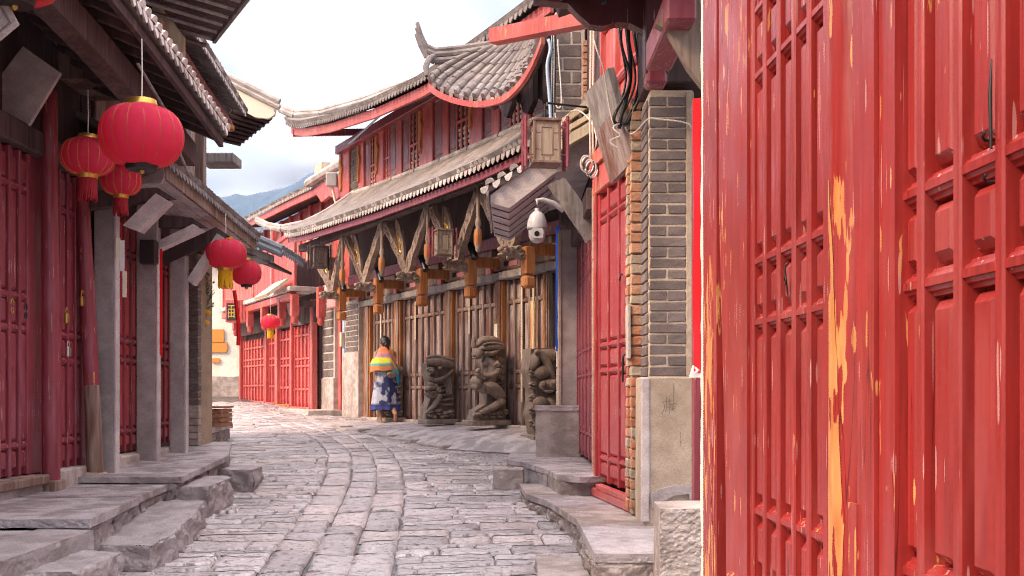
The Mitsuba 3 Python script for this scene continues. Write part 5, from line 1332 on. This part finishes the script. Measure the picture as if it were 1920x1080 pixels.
add(fl + '__pole', tube([P0 - [0, 0, .15], P0 + [.14, 0, -.75]], .03, 8), 'cream', smooth=True)

# ------------------------------------------------------------------ boards, banner, cables at right
sb = thing('sign_board', 'blank weathered signboard seen edge on, tilted over the folding door', 'sign board')
A_, B_, C_, D_ = np.array((.58, 8.55, 3.885)), np.array((.722, 8.02, 3.935)), np.array((.905, 8.0, 3.235)), np.array((.785, 8.45, 3.15))
nrm = np.cross(B_ - A_, D_ - A_); nrm /= np.linalg.norm(nrm); nrm *= -1 if nrm[1] > 0 else 1


def plank(a0, a1, off, th):
    q = [A_ + (D_ - A_) * a0, B_ + (C_ - B_) * a0, B_ + (C_ - B_) * a1, A_ + (D_ - A_) * a1]
    q = [x + nrm * off for x in q]; v = np.array(q + [x - nrm * th for x in q])
    return v, np.array([[0, 1, 2], [0, 2, 3], [4, 6, 5], [4, 7, 6], [0, 5, 1], [0, 4, 5], [1, 6, 2], [1, 5, 6], [2, 7, 3], [2, 6, 7], [3, 4, 0], [3, 7, 4]])


add(sb + '__board', rough(plank(0, 1, 0, .05), .08, .003, 8, 3), 'wood:grey', .62, smooth=30)
add(sb + '__edge', rough(((lambda v: v)(np.array([B_ + nrm * .002, B_ + [.045, .05, -.04], C_ + [.045, .05, .02], C_ + nrm * .002])), np.array([[0, 1, 2], [0, 2, 3]])), .06, .002, 8, 1), 'wood:dark', .7)
add(sb + '__worn_face', rough(plank(.42, 1.0, .004, .002), .06, .002, 14, 6), 'wood:plum', .5, smooth=30)
add('blue_board', cbox(.588, .648, 14.28, 14.32, 2.05, 3.72, .004), 'blueplastic', label='narrow bright blue board standing at the end of the carved house', cat='board')
bn = thing('red_banner', 'narrow bright red banner strip behind the worn post', 'banner')
add(bn + '__cloth', grid(lambda z, t: (.955 + .075 * t, 5.62 + .02 * math.sin(z * 7 + t), z), np.linspace(1.60, 3.05, 20), np.linspace(0, 1, 4), thick=.004), 'redcloth', smooth=30)
add(bn + '__plastic_scrap', rough(prism([(.93, 1.575), (.955, 1.64), (.99, 1.61), (1.03, 1.60), (1.03, 1.575)], 5.60, 5.63, (0, 2, 1)), .012, .01, 30, 2), 'whitecord', smooth=30)
rng = np.random.default_rng(4)
for i in range(7):
    o = rng.uniform(-1, 1, 2); x0 = .82 + .026 * i
    pts = [(x0 - .02, 7.95 + .05 * o[0], 4.25), (x0 + .01 + .02 * o[1], 7.95, 4.0), (x0 + .03 * o[0], 7.95 + .03 * o[1], 3.8), (x0 - .03 + .03 * o[1], 7.96, 3.62), (x0 - .05 - .01 * i, 7.98, 3.46 + .05 * o[0])]
    from scipy.interpolate import CubicSpline as CS
    t = np.linspace(0, 1, 5); P = CS(t, np.array(pts))(np.linspace(0, 1, 22))
    add('black_cable', tube(P, .009 + .003 * (i % 3), 6), 'rubber', smooth=True, label='thick black cable in the bundle above the orange bricks', cat='cable', group='black cables above the orange bricks')


def loose(pts, r, mat, label, n=30):
    t = np.linspace(0, 1, len(pts)); P = CS(t, np.array(pts, float))(np.linspace(0, 1, n))
    add('loose_wire', tube(P, r, 5), mat, smooth=True, label=label, cat='wire')


loose([(.52, 12.1, 5.5), (.545, 12.1, 5.1), (.56, 12.1, 4.8), (.53, 12.1, 4.72), (.50, 12.1, 4.75)], .008, 'whitecord', 'white wire looped down the upper grey brick pier')
loose([(.46, 12.1, 5.62), (.6, 12.08, 5.58), (.72, 12.1, 5.63), (.86, 12.0, 5.6), (.98, 11.5, 5.55)], .008, 'whitecord', 'white wire strung across the top of the upper grey pier')
loose([(.41, 12.1, 5.5), (.43, 12.1, 5.35), (.40, 12.1, 5.2), (.42, 12.1, 4.9), (.44, 12.1, 4.4)], .02, 'paleblue', 'pale blue hose hanging beside the upper grey pier')
for i in range(4):
    loose([(.445 + .012 * i, 12.12, 5.7), (.455 + .012 * i, 12.12, 5.2), (.45 + .012 * i, 12.12, 4.8), (.46 + .012 * i, 12.12, 4.4)], .011, 'iron' if i % 2 else 'silver', ['dull metal conduit at the left of the four on the upper grey pier', 'dark conduit second from left on the upper grey pier', 'dull metal conduit third from left on the upper grey pier', 'dark conduit at the right of the four on the upper grey pier'][i])
loose([(.62, 8.05, 4.15), (.66, 8.0, 4.0), (.69, 8.0, 3.9), (.72, 8.0, 3.7), (.76, 7.98, 3.5)], .006, 'cord', 'pale cord hanging in front of the upper red panels')
loose([(.80, 7.95, 3.50), (.76, 7.9, 3.44), (.80, 7.9, 3.40), (.74, 7.9, 3.37), (.78, 7.9, 3.31)], .006, 'whitecord', 'tangled white wire below the black cables')
loose([(.84, 7.9, 3.46), (.90, 7.8, 3.40), (.93, 7.38, 3.38), (1.0, 7.37, 3.385), (1.15, 7.37, 3.37), (1.24, 7.37, 3.32)], .006, 'cord', 'tan wire running across the top of the grey brick pier')
coil = thing('wire_coil', 'tangled coil of wires hung at the corner over the folding door', 'wire coil')
for i in range(6):
    a0 = i * 1.1; t = np.linspace(0, 1, 7)
    add(coil + '__loop', tube(CS(t, np.array([(.65 + .05 * math.cos(a0 + q) + .012 * i, 9.35, 3.50 - .012 * i + .075 * math.sin(a0 + q)) for q in np.linspace(0, 5.5, 7)]))(np.linspace(0, 1, 26)), .006, 5), ('cord', 'silver', 'iron')[i % 3], smooth=True)
loose([(.42, 10.4, 4.22), (.48, 10.4, 4.10), (.60, 10.3, 4.22), (.74, 9.8, 3.95), (.70, 9.5, 3.6)], .006, 'cord', 'tan wire drooping over the porch planks')
loose([(.40, 10.35, 4.15), (.42, 10.3, 4.0), (.5, 10.3, 3.96), (.56, 10.2, 4.0)], .005, 'cord', 'short tan wire curl behind the panelled lantern')
for i, x in enumerate((.70, .725)):
    loose([(x, 9.6, 5.2), (x + .005, 9.55, 4.6), (x - .005, 9.5, 4.1), (x, 9.5, 3.6)], .010, 'cord', ['tan pipe left of the pair by the upper red panels', 'tan pipe right of the pair by the upper red panels'][i])

# ------------------------------------------------------------------ left boards, locks, plant
hb = thing('hanging_board', 'large pale board tilted under the dark eave at top left', 'board')
add(hb + '__board', rough(prism([(-3.75, 4.15), (-3.465, 3.95), (-3.775, 3.44), (-4.10, 3.70)], 8.18, 8.22, (0, 2, 1)), .1, .003, 6, 2), 'stone:board', .95, smooth=30)
hb = thing('hanging_board', 'small pale framed board at the top left corner', 'board')
add(hb + '__board', prism([(-3.05, 3.78), (-2.88, 3.76), (-2.783, 3.575), (-2.89, 3.485), (-3.05, 3.40)], 6.0, 6.03, (0, 2, 1)), 'stone:board', .9)
add(hb + '__frame_line', prism([(-2.90, 3.70), (-2.893, 3.706), (-2.815, 3.575), (-2.90, 3.505), (-2.905, 3.512), (-2.828, 3.575)], 5.99, 6.0, (0, 2, 1)), 'wood:brown', .5)
for i, (y, z, mt, lab) in enumerate(((8.70, 2.06, 'silver', 'steel padlock at the left edge of the second maroon door'), (8.90, 2.13, 'brass', 'brass padlock higher on the second maroon door'), (8.93, 1.85, 'silver', 'large steel padlock in the middle of the second maroon door'), (9.22, 2.30, 'brass', 'small brass padlock on the right leaf of the second maroon door'), (7.93, 2.12, 'brass', 'round brass pull on the first maroon door'), (8.15, 2.10, 'iron', 'dark iron pull on the first maroon door'))):
    pk_ = thing('padlock' if i < 4 else 'door_pull', lab, 'padlock' if i < 4 else 'door pull')
    c = np.array((-3.735, y, z))
    add(pk_ + '__shackle', tube([c + [.02, .022 * math.cos(a), .03 + .045 * math.sin(a)] for a in np.linspace(0, math.pi, 9)], .006, 6), mt, smooth=True)
    add(pk_ + '__body', cbox(c[0] + .005, c[0] + .035, y - .032, y + .032, z - .06, z + .03, .01) if i < 4 else tube([c + [.02, .02 * math.cos(a), -.015 + .022 * math.sin(a)] for a in np.linspace(0, 6.2, 16)], .005, 6), mt, smooth=False if i < 4 else True)
for i, (u, z, lab) in enumerate(((.30, 2.45, 'upper iron ring on the bright red folding door'), (.20, 1.80, 'long lock bar on the bright red folding door'))):
    add('door_ring', RF.w(tube([(u, .01, z), (u, .03, z - .01), (u - .02, .035, z - .03), (u + .01, .03, z - (.05 if i == 0 else .22))], .008, 6)), 'iron', smooth=True, label=lab, cat='door hardware')
pt_ = thing('hanging_plant', 'leafy plant with yellow flowers tied to the wooden post at left', 'plant')
rng = np.random.default_rng(12)
st_, lf, fw = [], [], []
for i in range(26):
    b = np.array((-3.66, 12.68, 2.58 + rng.uniform(-.15, .2))); d = rng.normal(0, 1, 3) * [.10, .06, .14] + [.02, -.03, .10]
    P = [b, b + d * .6, b + d + [0, 0, -.03]]; st_.append(tube(P, .004, 4))
    for t in (.5, .75, 1):
        c = b + d * t; a = rng.normal(0, 1, 3); a /= np.linalg.norm(a); s_ = np.cross(a, [0, 0, 1]); s_ /= np.linalg.norm(s_) + 1e-9
        L = rng.uniform(.05, .09); q = np.array([c, c + a * L * .5 + s_ * L * .22, c + a * L, c + a * L * .5 - s_ * L * .22]); lf.append((q, np.array([[0, 1, 2], [0, 2, 3]])))
S = trimesh.creation.icosphere(1)
for i, (dx, dz) in enumerate(((.04, -.12), (.08, -.14), (.03, -.24), (.0, -.27), (.06, -.26), (-.02, -.36))):
    fw.append((S.vertices * [.04, .03, .025] + [-3.68 + dx, 12.64, 2.58 + dz], S.faces))
add(pt_ + '__stem', join(st_), 'leaf'); add(pt_ + '__leaf_cluster', join(lf), 'leaf')
for f1 in fw:
    add(pt_ + '__flower', f1, 'flower', smooth=True)
# ------------------------------------------------------------------ carved guardian slabs at the door posts, set square to the facade
ICO = trimesh.creation.icosphere(2)


def carving(label, u0, zb, s=.002):
    k = thing('door_carving', label, 'carving', None)

    def put(mm):
        v = np.asarray(mm[0]); q = np.c_[u0 - v[:, 1] * 1.5, v[:, 0] * 1.14 + .05, zb + v[:, 2]]
        return MF.w((q, mm[1]))
    return k, put


def ell(x, z, rx, rz, y=.10, ry=.06, rot=0):
    v = ICO.vertices * [rx, ry, rz]; c, s_ = math.cos(rot), math.sin(rot)
    v = np.c_[v[:, 0] * c - v[:, 2] * s_, v[:, 1], v[:, 0] * s_ + v[:, 2] * c]
    return v + [x, y, z], ICO.faces


def rope(pts, r, y=.12, n=18, sides=8):
    from scipy.interpolate import CubicSpline
    P = np.array(pts, float); t = np.linspace(0, 1, len(P)); Q = CubicSpline(t, P)(np.linspace(0, 1, n))
    rr = np.interp(np.linspace(0, 1, n), np.linspace(0, 1, len(np.atleast_1d(r))), np.atleast_1d(r)) if np.ndim(r) else r
    return tube(np.c_[Q[:, 0], np.full(n, y), Q[:, 1]], rr, sides)


def swirl(x, z, r, y=.11, turns=1.6, th=.02, sgn=1, a0=0):
    t = np.linspace(0, turns * 2 * math.pi, 26)
    return tube([(x + sgn * r * (1 - .75 * q / t[-1]) * math.cos(q + a0), y + .015 * q / t[-1], z + r * (1 - .75 * q / t[-1]) * math.sin(q + a0)) for q in t], th, 6)


def slabs(k, put, outline, w_plinth, tone):
    add(k + '__plinth', put(rough(cbox(-.02, w_plinth, -.10, .16, -.02, .06, .01), .06, .008, 9, 3)), 'wood:bronze', tone + .2, smooth=30)
    add(k + '__slab', put(rough(prism(outline, -.08, .07, (0, 2, 1)), .05, .012, 10, 5)), 'wood:bronze', tone, smooth=30)


# crouching figure with swept headdress
k, put = carving('carving of a crouching figure with a swept back headdress', 1.44, 1.02)
slabs(k, put, [(0, .05), (.5, .05), (.46, .2), (.30, .3), (.28, .75), (.36, .95), (.3, 1.2), (.05, 1.16), (0, 1.05)], .56, .55)
H = lambda x, y: ((1235 - x) * .002 + .02, (970 - y) * .002)
B = [ell(*H(1010, 445), .070, .088, .13, .075), ell(*H(982, 455), .022, .030, .14, .03), ell(*H(985, 478), .028, .018, .14, .03),
     rope([H(1075, 500), H(1120, 560), H(1090, 650), H(1040, 700)], [.085, .10, .095, .10], .10), ell(*H(1010, 655), .075, .10, .11, .085), ell(*H(1000, 690), .06, .06, .12, .06),
     rope([H(1120, 515), H(1140, 570), H(1085, 610), H(1010, 600)], [.062, .052, .045, .032], .17), rope([H(1005, 560), H(995, 600), H(1045, 635)], [.03, .03, .026], .18),
     rope([H(1050, 700), H(1110, 700), H(1160, 745), H(1178, 785)], [.10, .10, .085, .06], .14), rope([H(1178, 785), H(1130, 830), H(1060, 865), H(1015, 885)], [.062, .06, .042, .028], .17),
     ell(*H(1000, 893), .055, .022, .17, .04),
     rope([H(1015, 395), H(1060, 350), H(1140, 345), H(1210, 390)], [.035, .065, .07, .03], .09), rope([H(1020, 415), H(1080, 400), H(1160, 390), H(1215, 402)], [.03, .05, .05, .02], .14),
     rope([H(1000, 400), H(998, 350), H(1003, 312)], [.04, .03, .008], .08), rope([H(1050, 440), H(1110, 440), H(1165, 405)], [.03, .04, .015], .16), rope([H(1040, 380), H(1110, 365), H(1190, 378)], .018, .17)]
for q in range(12):
    x, y = 1150 + 28 * (q % 3), 470 + 42 * (q // 3) + 14 * (q % 3)
    B.append(ell(*H(x, y), .040, .050, .085, .035, .5))
for x, y, r in ((1005, 915, .05), (1065, 900, .042), (1120, 905, .045), (1175, 900, .05), (1215, 880, .035)):
    B.append(swirl(*H(x, y), r, .13))
for q in range(4):
    B.append(rope([H(1130 + 20 * q, 690 + 30 * q), H(1180, 670 + 34 * q), H(1228, 640 + 40 * q)], .016, .085))
add(k + '__figure', put(join(B)), 'wood:bronze', .62, smooth=True)
# bird headed carving with a curled trunk
k, put = carving('carving of a winged beast with a curled trunk', 3.27, .99)
slabs(k, put, [(0, .05), (.45, .05), (.43, .25), (.34, .5), (.40, .72), (.44, .98), (.18, 1.02), (0, .92)], .48, .5)
H = lambda x, y: ((860 - x) * .0021 + .02, (925 - y) * .0021)
B = [rope([H(655, 420), H(690, 440), H(760, 450), H(855, 470)], [.03, .075, .09, .06], .09), rope([H(650, 415), H(720, 405), H(800, 420), H(855, 425)], [.018, .035, .04, .03], .11),
     ell(*H(738, 495), .032, .032, .16, .03), ell(*H(680, 515), .045, .06, .13, .05), swirl(*H(668, 520), .055, .14, 1.3, .02), rope([H(660, 560), H(720, 590), H(790, 560), H(850, 500)], [.03, .04, .03, .012], .13),
     swirl(*H(680, 675), .115, .12, 1.7, .042, 1, 1.2), rope([H(720, 650), H(735, 720), H(700, 790), H(655, 830)], [.05, .05, .04, .02], .13), ell(*H(700, 640), .09, .08, .09, .05),
     ell(*H(660, 545), .02, .03, .15, .02)]
for q in range(6):
    B.append(rope([H(720, 620 + 28 * q), H(780, 600 + 36 * q), H(852, 540 + 48 * q)], [.012, .022, .014], .10))
for q in range(5):
    B.append(rope([H(750 + 12 * q, 585 - 12 * q), H(790 + 8 * q, 630 - 16 * q), H(800 + 10 * q, 700)], .012, .115))
for x, y, r in ((672, 850, .06), (735, 840, .05), (790, 860, .045), (830, 850, .045), (705, 885, .03), (765, 885, .03)):
    B.append(swirl(*H(x, y), r, .13, 1.5, .022))
add(k + '__figure', put(join(B)), 'wood:bronze', .55, smooth=True)
# first carving, behind the walking woman
k, put = carving('carving with a tall curved horn half hidden by the walking woman', 5.45, .97)
slabs(k, put, [(0, .05), (.32, .05), (.34, .4), (.26, .7), (.22, .98), (0, .96)], .36, .5)
B = [rope([(.04, .94), (.15, 1.0), (.30, 1.10), (.36, 1.20)], [.06, .065, .045, .012], .08), ell(.22, .86, .10, .09, .10, .07), ell(.28, .86, .035, .035, .16, .03)]
for q in range(6):
    B.append(rope([(.04, .75 - .1 * q), (.16, .72 - .1 * q), (.30, .80 - .12 * q)], [.016, .03, .016], .10))
for q in range(3):
    B.append(swirl(.08 + .1 * q, .14, .05, .12, 1.5, .02))
add(k + '__figure', put(join(B)), 'wood:bronze', .7, smooth=True)
# last carving, dark stacked masks beside the bench
k, put = carving('dark carving of stacked masks beside the concrete bench', -.16, .85)
slabs(k, put, [(0, .05), (.36, .05), (.42, .35), (.38, .6), (.46, .95), (.42, 1.24), (.1, 1.26), (0, 1.1)], .46, .2)
B = [ell(.22, 1.14, .17, .10, .10, .08), ell(.38, 1.08, .07, .14, .08, .07, .3), ell(.10, 1.0, .09, .09, .1, .06), rope([(.42, 1.2), (.30, 1.12), (.22, .95), (.16, .82)], [.03, .05, .05, .03], .14), ell(.30, .92, .10, .10, .11, .07), ell(.22, .74, .12, .10, .12, .08),
     ell(.34, .76, .035, .045, .19, .03), ell(.20, .78, .035, .045, .19, .03), ell(.27, .66, .06, .025, .19, .03), ell(.12, .52, .10, .12, .10, .06), ell(.32, .50, .10, .09, .10, .07), ell(.25, .36, .12, .09, .1, .06), ell(.10, .82, .08, .07, .1, .05)]
for q in range(5):
    B.append(swirl(.10 + .07 * q, .18 + .05 * (q % 2), .05, .13, 1.5, .02)); B.append(swirl(.40, .22 + .17 * q, .05, .06, 1.4, .022, -1))
    B.append(rope([(.02, .35 + .14 * q), (.1, .42 + .13 * q), (.18, .36 + .15 * q)], .02, .1))
add(k + '__figure', put(join(B)), 'wood:bronze', .12, smooth=True)

# ------------------------------------------------------------------ the walking woman, seen from behind
import manifold3d as m3
PO = np.array((-2.33, 19.6, ground(19.6) + .012)); FWD = np.array((-.46, .89, 0)); FWD /= np.linalg.norm(FWD); RGT = np.array((FWD[1], -FWD[0], 0))


def W(v):
    v = np.atleast_2d(np.asarray(v, float))
    return PO + v[:, :1] * 1.05 * RGT + v[:, 1:2] * FWD + v[:, 2:3] * np.array([0, 0, 1.0])


def limbs(chains, fine=.02, it=6):
    tot = None
    for ch in chains:
        for (a, ra), (b, rb) in zip(ch[:-1], ch[1:]):
            h = m3.Manifold.batch_hull([m3.Manifold.sphere(r, 20).translate(list(map(float, p_))) for p_, r in ((a, ra), (b, rb))])
            tot = h if tot is None else tot + h
    tot = tot.refine_to_length(fine); mm = tot.to_mesh()
    tm = trimesh.Trimesh(np.array(mm.vert_properties[:, :3]), np.array(mm.tri_verts), process=True)
    trimesh.smoothing.filter_taubin(tm, .5, .53, it)
    return np.array(tm.vertices), np.array(tm.faces)


wo = thing('person', 'woman walking away in a rainbow striped shawl and blue tie dyed skirt', 'person')
hand = lambda o, s: [[(o, .034), ((o[0] + s * .012, o[1] + .055, o[2] + .01), .032)]] + \
    [[((o[0] + s * (.03 - .02 * i), o[1] + .07, o[2] + .012), .0105), ((o[0] + s * (.034 - .021 * i), o[1] + .105 + .006 * (i in (1, 2)), o[2] + .004), .0095), ((o[0] + s * (.03 - .02 * i), o[1] + .112, o[2] - .03 - .004 * (i in (1, 2))), .0085)] for i in range(4)] + \
    [[((o[0] - s * .028, o[1] + .015, o[2] + .008), .012), ((o[0] - s * .048, o[1] + .055, o[2] + .016), .0105), ((o[0] - s * .04, o[1] + .09, o[2] + .012), .009)]]
hl, hr = (-.07, .20, 1.16), (.06, .21, 1.13)
body = [[((-.085, 0, .84), .105), ((-.095, .03, .47), .068), ((-.09, .0, .38), .058), ((-.085, -.035, .09), .036), ((-.085, -.045, .055), .036), ((-.088, .05, .028), .030), ((-.09, .12, .02), .024)],
        [((.085, 0, .84), .105), ((.09, .06, .47), .068), ((.085, -.02, .40), .060), ((.075, -.30, .22), .038), ((.075, -.325, .20), .034), ((.078, -.31, .11), .03), ((.08, -.29, .06), .022)],
        [((-.07, 0, .88), .115), ((.07, 0, .88), .115)], [((0, 0, .92), .13), ((0, .01, 1.12), .12), ((0, 0, 1.28), .125)], [((-.13, 0, 1.315), .06), ((.13, 0, 1.315), .06)], [((0, 0, 1.30), .08), ((0, .015, 1.42), .048), ((0, .03, 1.47), .05)],
        [((-.155, 0, 1.31), .052), ((-.225, -.03, 1.06), .042), ((-.215, -.025, 1.03), .04), ((-.10, .15, 1.14), .03), (hl, .028)],
        [((.155, 0, 1.31), .052), ((.185, .05, 1.10), .04), ((.18, .055, 1.08), .038), ((.09, .16, 1.12), .03), (hr, .028)],
        [((0, .02, 1.52), .078), ((0, .035, 1.545), .080)], [((0, .05, 1.46), .052), ((0, .06, 1.50), .062)], [((0, .105, 1.50), .014), ((0, .118, 1.49), .013)], [((-.078, .02, 1.50), .016), ((-.08, .015, 1.52), .016)], [((.078, .02, 1.50), .016), ((.08, .015, 1.52), .016)]] + hand(hl, -1) + hand(hr, 1)
bv, bf = limbs(body, .012, 5)
add(wo + '__body', (W(bv), bf), 'skin', smooth=True)
hv, hf = limbs([[((0, -.005, 1.535), .086), ((0, .02, 1.56), .083)], [((0, -.03, 1.50), .078), ((0, .0, 1.535), .088)], [((0, -.07, 1.47), .05), ((.012, -.09, 1.42), .032)], [((.012, -.09, 1.42), .032), ((.025, -.115, 1.32), .026), ((.03, -.135, 1.24), .018)], [((.03, -.135, 1.235), .022), ((.032, -.14, 1.21), .012)]], .012, 4)
add(wo + '__hair', (W(hv), hf), 'hair', smooth=True)
sh = lambda th, z: (np.interp(z, [.72, .95, 1.1, 1.3, 1.40], [.185, .165, .15, .185, .10]) * math.cos(th) * (1 + .03 * math.sin(th * 6 + z * 30)), np.interp(z, [.72, .95, 1.1, 1.3, 1.40], [.155, .145, .135, .135, .085]) * math.sin(th) * (1 + .03 * math.sin(th * 5 + z * 22)), z)
add(wo + '__shirt', (lambda g: (W(g[0]), g[1]))(grid(sh, np.linspace(0, 2 * math.pi, 40), np.linspace(.72, 1.40, 20), thick=.006)), 'shirt', smooth=30)


def skirt(th, z):
    t = (.98 - z) / .70
    f = 1 + (.045 * math.sin(th * 7 + .5) + .03 * math.sin(th * 11)) * t
    rx, ry = .165 + .095 * t, .145 + .085 * t
    return (rx * f * math.cos(th) + .03 * t * (math.cos(th) > 0) * math.cos(th), ry * f * math.sin(th) - .02 * t, z + .015 * math.sin(th * 2) * t)


def skirt_color(p, n, uv):
    a = (p.x - PO[0]) * RGT[0] + (p.y - PO[1]) * RGT[1]
    z = p.z - PO[2]
    f = fbm(a * 9 + 3, z * 6, 2.0, 4)
    c = mix((.025, .035, .12), (.40, .42, .50), smoothstep(.50, .66, f) * smoothstep(.36, .42, z))
    return mix(c, (.035, .05, .22), 1 - smoothstep(.335, .35, z))


bsdf('skirtcloth', skirt_color, .85)
add(wo + '__skirt', (lambda g: (W(g[0]), g[1]))(grid(skirt, np.linspace(0, 2 * math.pi, 72), np.linspace(.275, .98, 22), thick=.006)), 'skirtcloth', smooth=30)


def shawl(th, t):
    """th: angle from the front round the right side (0.3 .. 2 pi - .3); t from neck to hem."""
    rx, ry = .075 + .20 * min(1, t * 1.5) ** .7, .075 + .125 * min(1, t * 1.5) ** .7
    right = max(0, math.sin(th)) ** 2
    left = max(0, -math.sin(th)) ** 2
    drop = .37 + .34 * right * max(0, -math.cos(th) + .75) + .03 * left
    f = 1 + .035 * math.sin(th * 8 + t * 3) * t
    return (rx * math.sin(th) * f * (1 - .16 * t * right), ry * math.cos(th) * f - .015, 1.435 - .06 * min(1, t * 3) - drop * t ** 1.15 + .012 * math.sin(th * 5) * t)


def shawl_color(p, n, uv):
    a = (p.x - PO[0]) * RGT[0] + (p.y - PO[1]) * RGT[1]
    z = p.z - PO[2] + .012 * (noise(a * 18, p.z * 18, p.y * 9) - .5)
    L = [(1.405, (.70, .20, .10)), (1.345, (.72, .24, .20)), (1.30, (.46, .24, .36)), (1.235, (.78, .66, .04)), (1.185, (.66, .72, .10)), (1.125, (.10, .46, .40)), (1.085, (.68, .26, .10)), (0, (.80, .22, .03))]
    left = mi.Color3f(.72, .18, .06)
    for zz, c in L:
        left = dr.select(z < zz, mi.Color3f(c), left)
    d = a * .80 + (z - 1.2) * .62
    Rr = [(-.2, (.46, .22, .34)), (.0, (.74, .60, .05)), (.045, (.42, .22, .36)), (.10, (.78, .24, .05)), (.155, (.80, .68, .05)), (.20, (.70, .03, .28)), (.24, (.80, .26, .04))]
    right = mi.Color3f(.42, .20, .34)
    for dd, c in Rr:
        right = dr.select(d > dd, mi.Color3f(c), right)
    right = dr.select((z < 1.02) & (a > .05), dr.select(z < .93, mi.Color3f(.02, .30, .58), mi.Color3f(.10, .46, .50)), right)
    return dr.select(a > .01 + (1.30 - z) * .12, right, left) * (.85 + .3 * noise(a * 160, p.z * 160, p.y * 90))


bsdf('shawlcloth', shawl_color, .85)
add(wo + '__shawl', (lambda g: (W(g[0]), g[1]))(grid(shawl, np.linspace(.25, 2 * math.pi - .25, 90), np.linspace(0, 1, 26), thick=.006)), 'shawlcloth', smooth=30)
add(wo + '__magenta_lining', (lambda g: (W(g[0]), g[1]))(grid(lambda s, z: (-.235 - .02 * math.sin(z * 9) + .03 * s, .06 + .06 * s, z), np.linspace(0, 1, 6), np.linspace(.60, .86, 8), thick=.004)), 'magenta', smooth=30)
# ------------------------------------------------------------------ mountain air
HAZE = True
if HAZE:
    scene['mountain_air'] = {'type': 'homogeneous', 'albedo': {'type': 'rgb', 'value': [.94, .95, .96]}, 'sigma_t': {'type': 'rgb', 'value': [.000036, .000060, .000100]}}
    scene['haze'] = {'type': 'cube', 'to_world': T().translate([0, 0, 366]) @ T().scale([4300, 4300, 370]), 'bsdf': {'type': 'null'}, 'interior': {'type': 'ref', 'id': 'mountain_air'}}
    labels['haze'] = {'kind': 'stuff'}
    scene['camera']['medium'] = {'type': 'ref', 'id': 'mountain_air'}
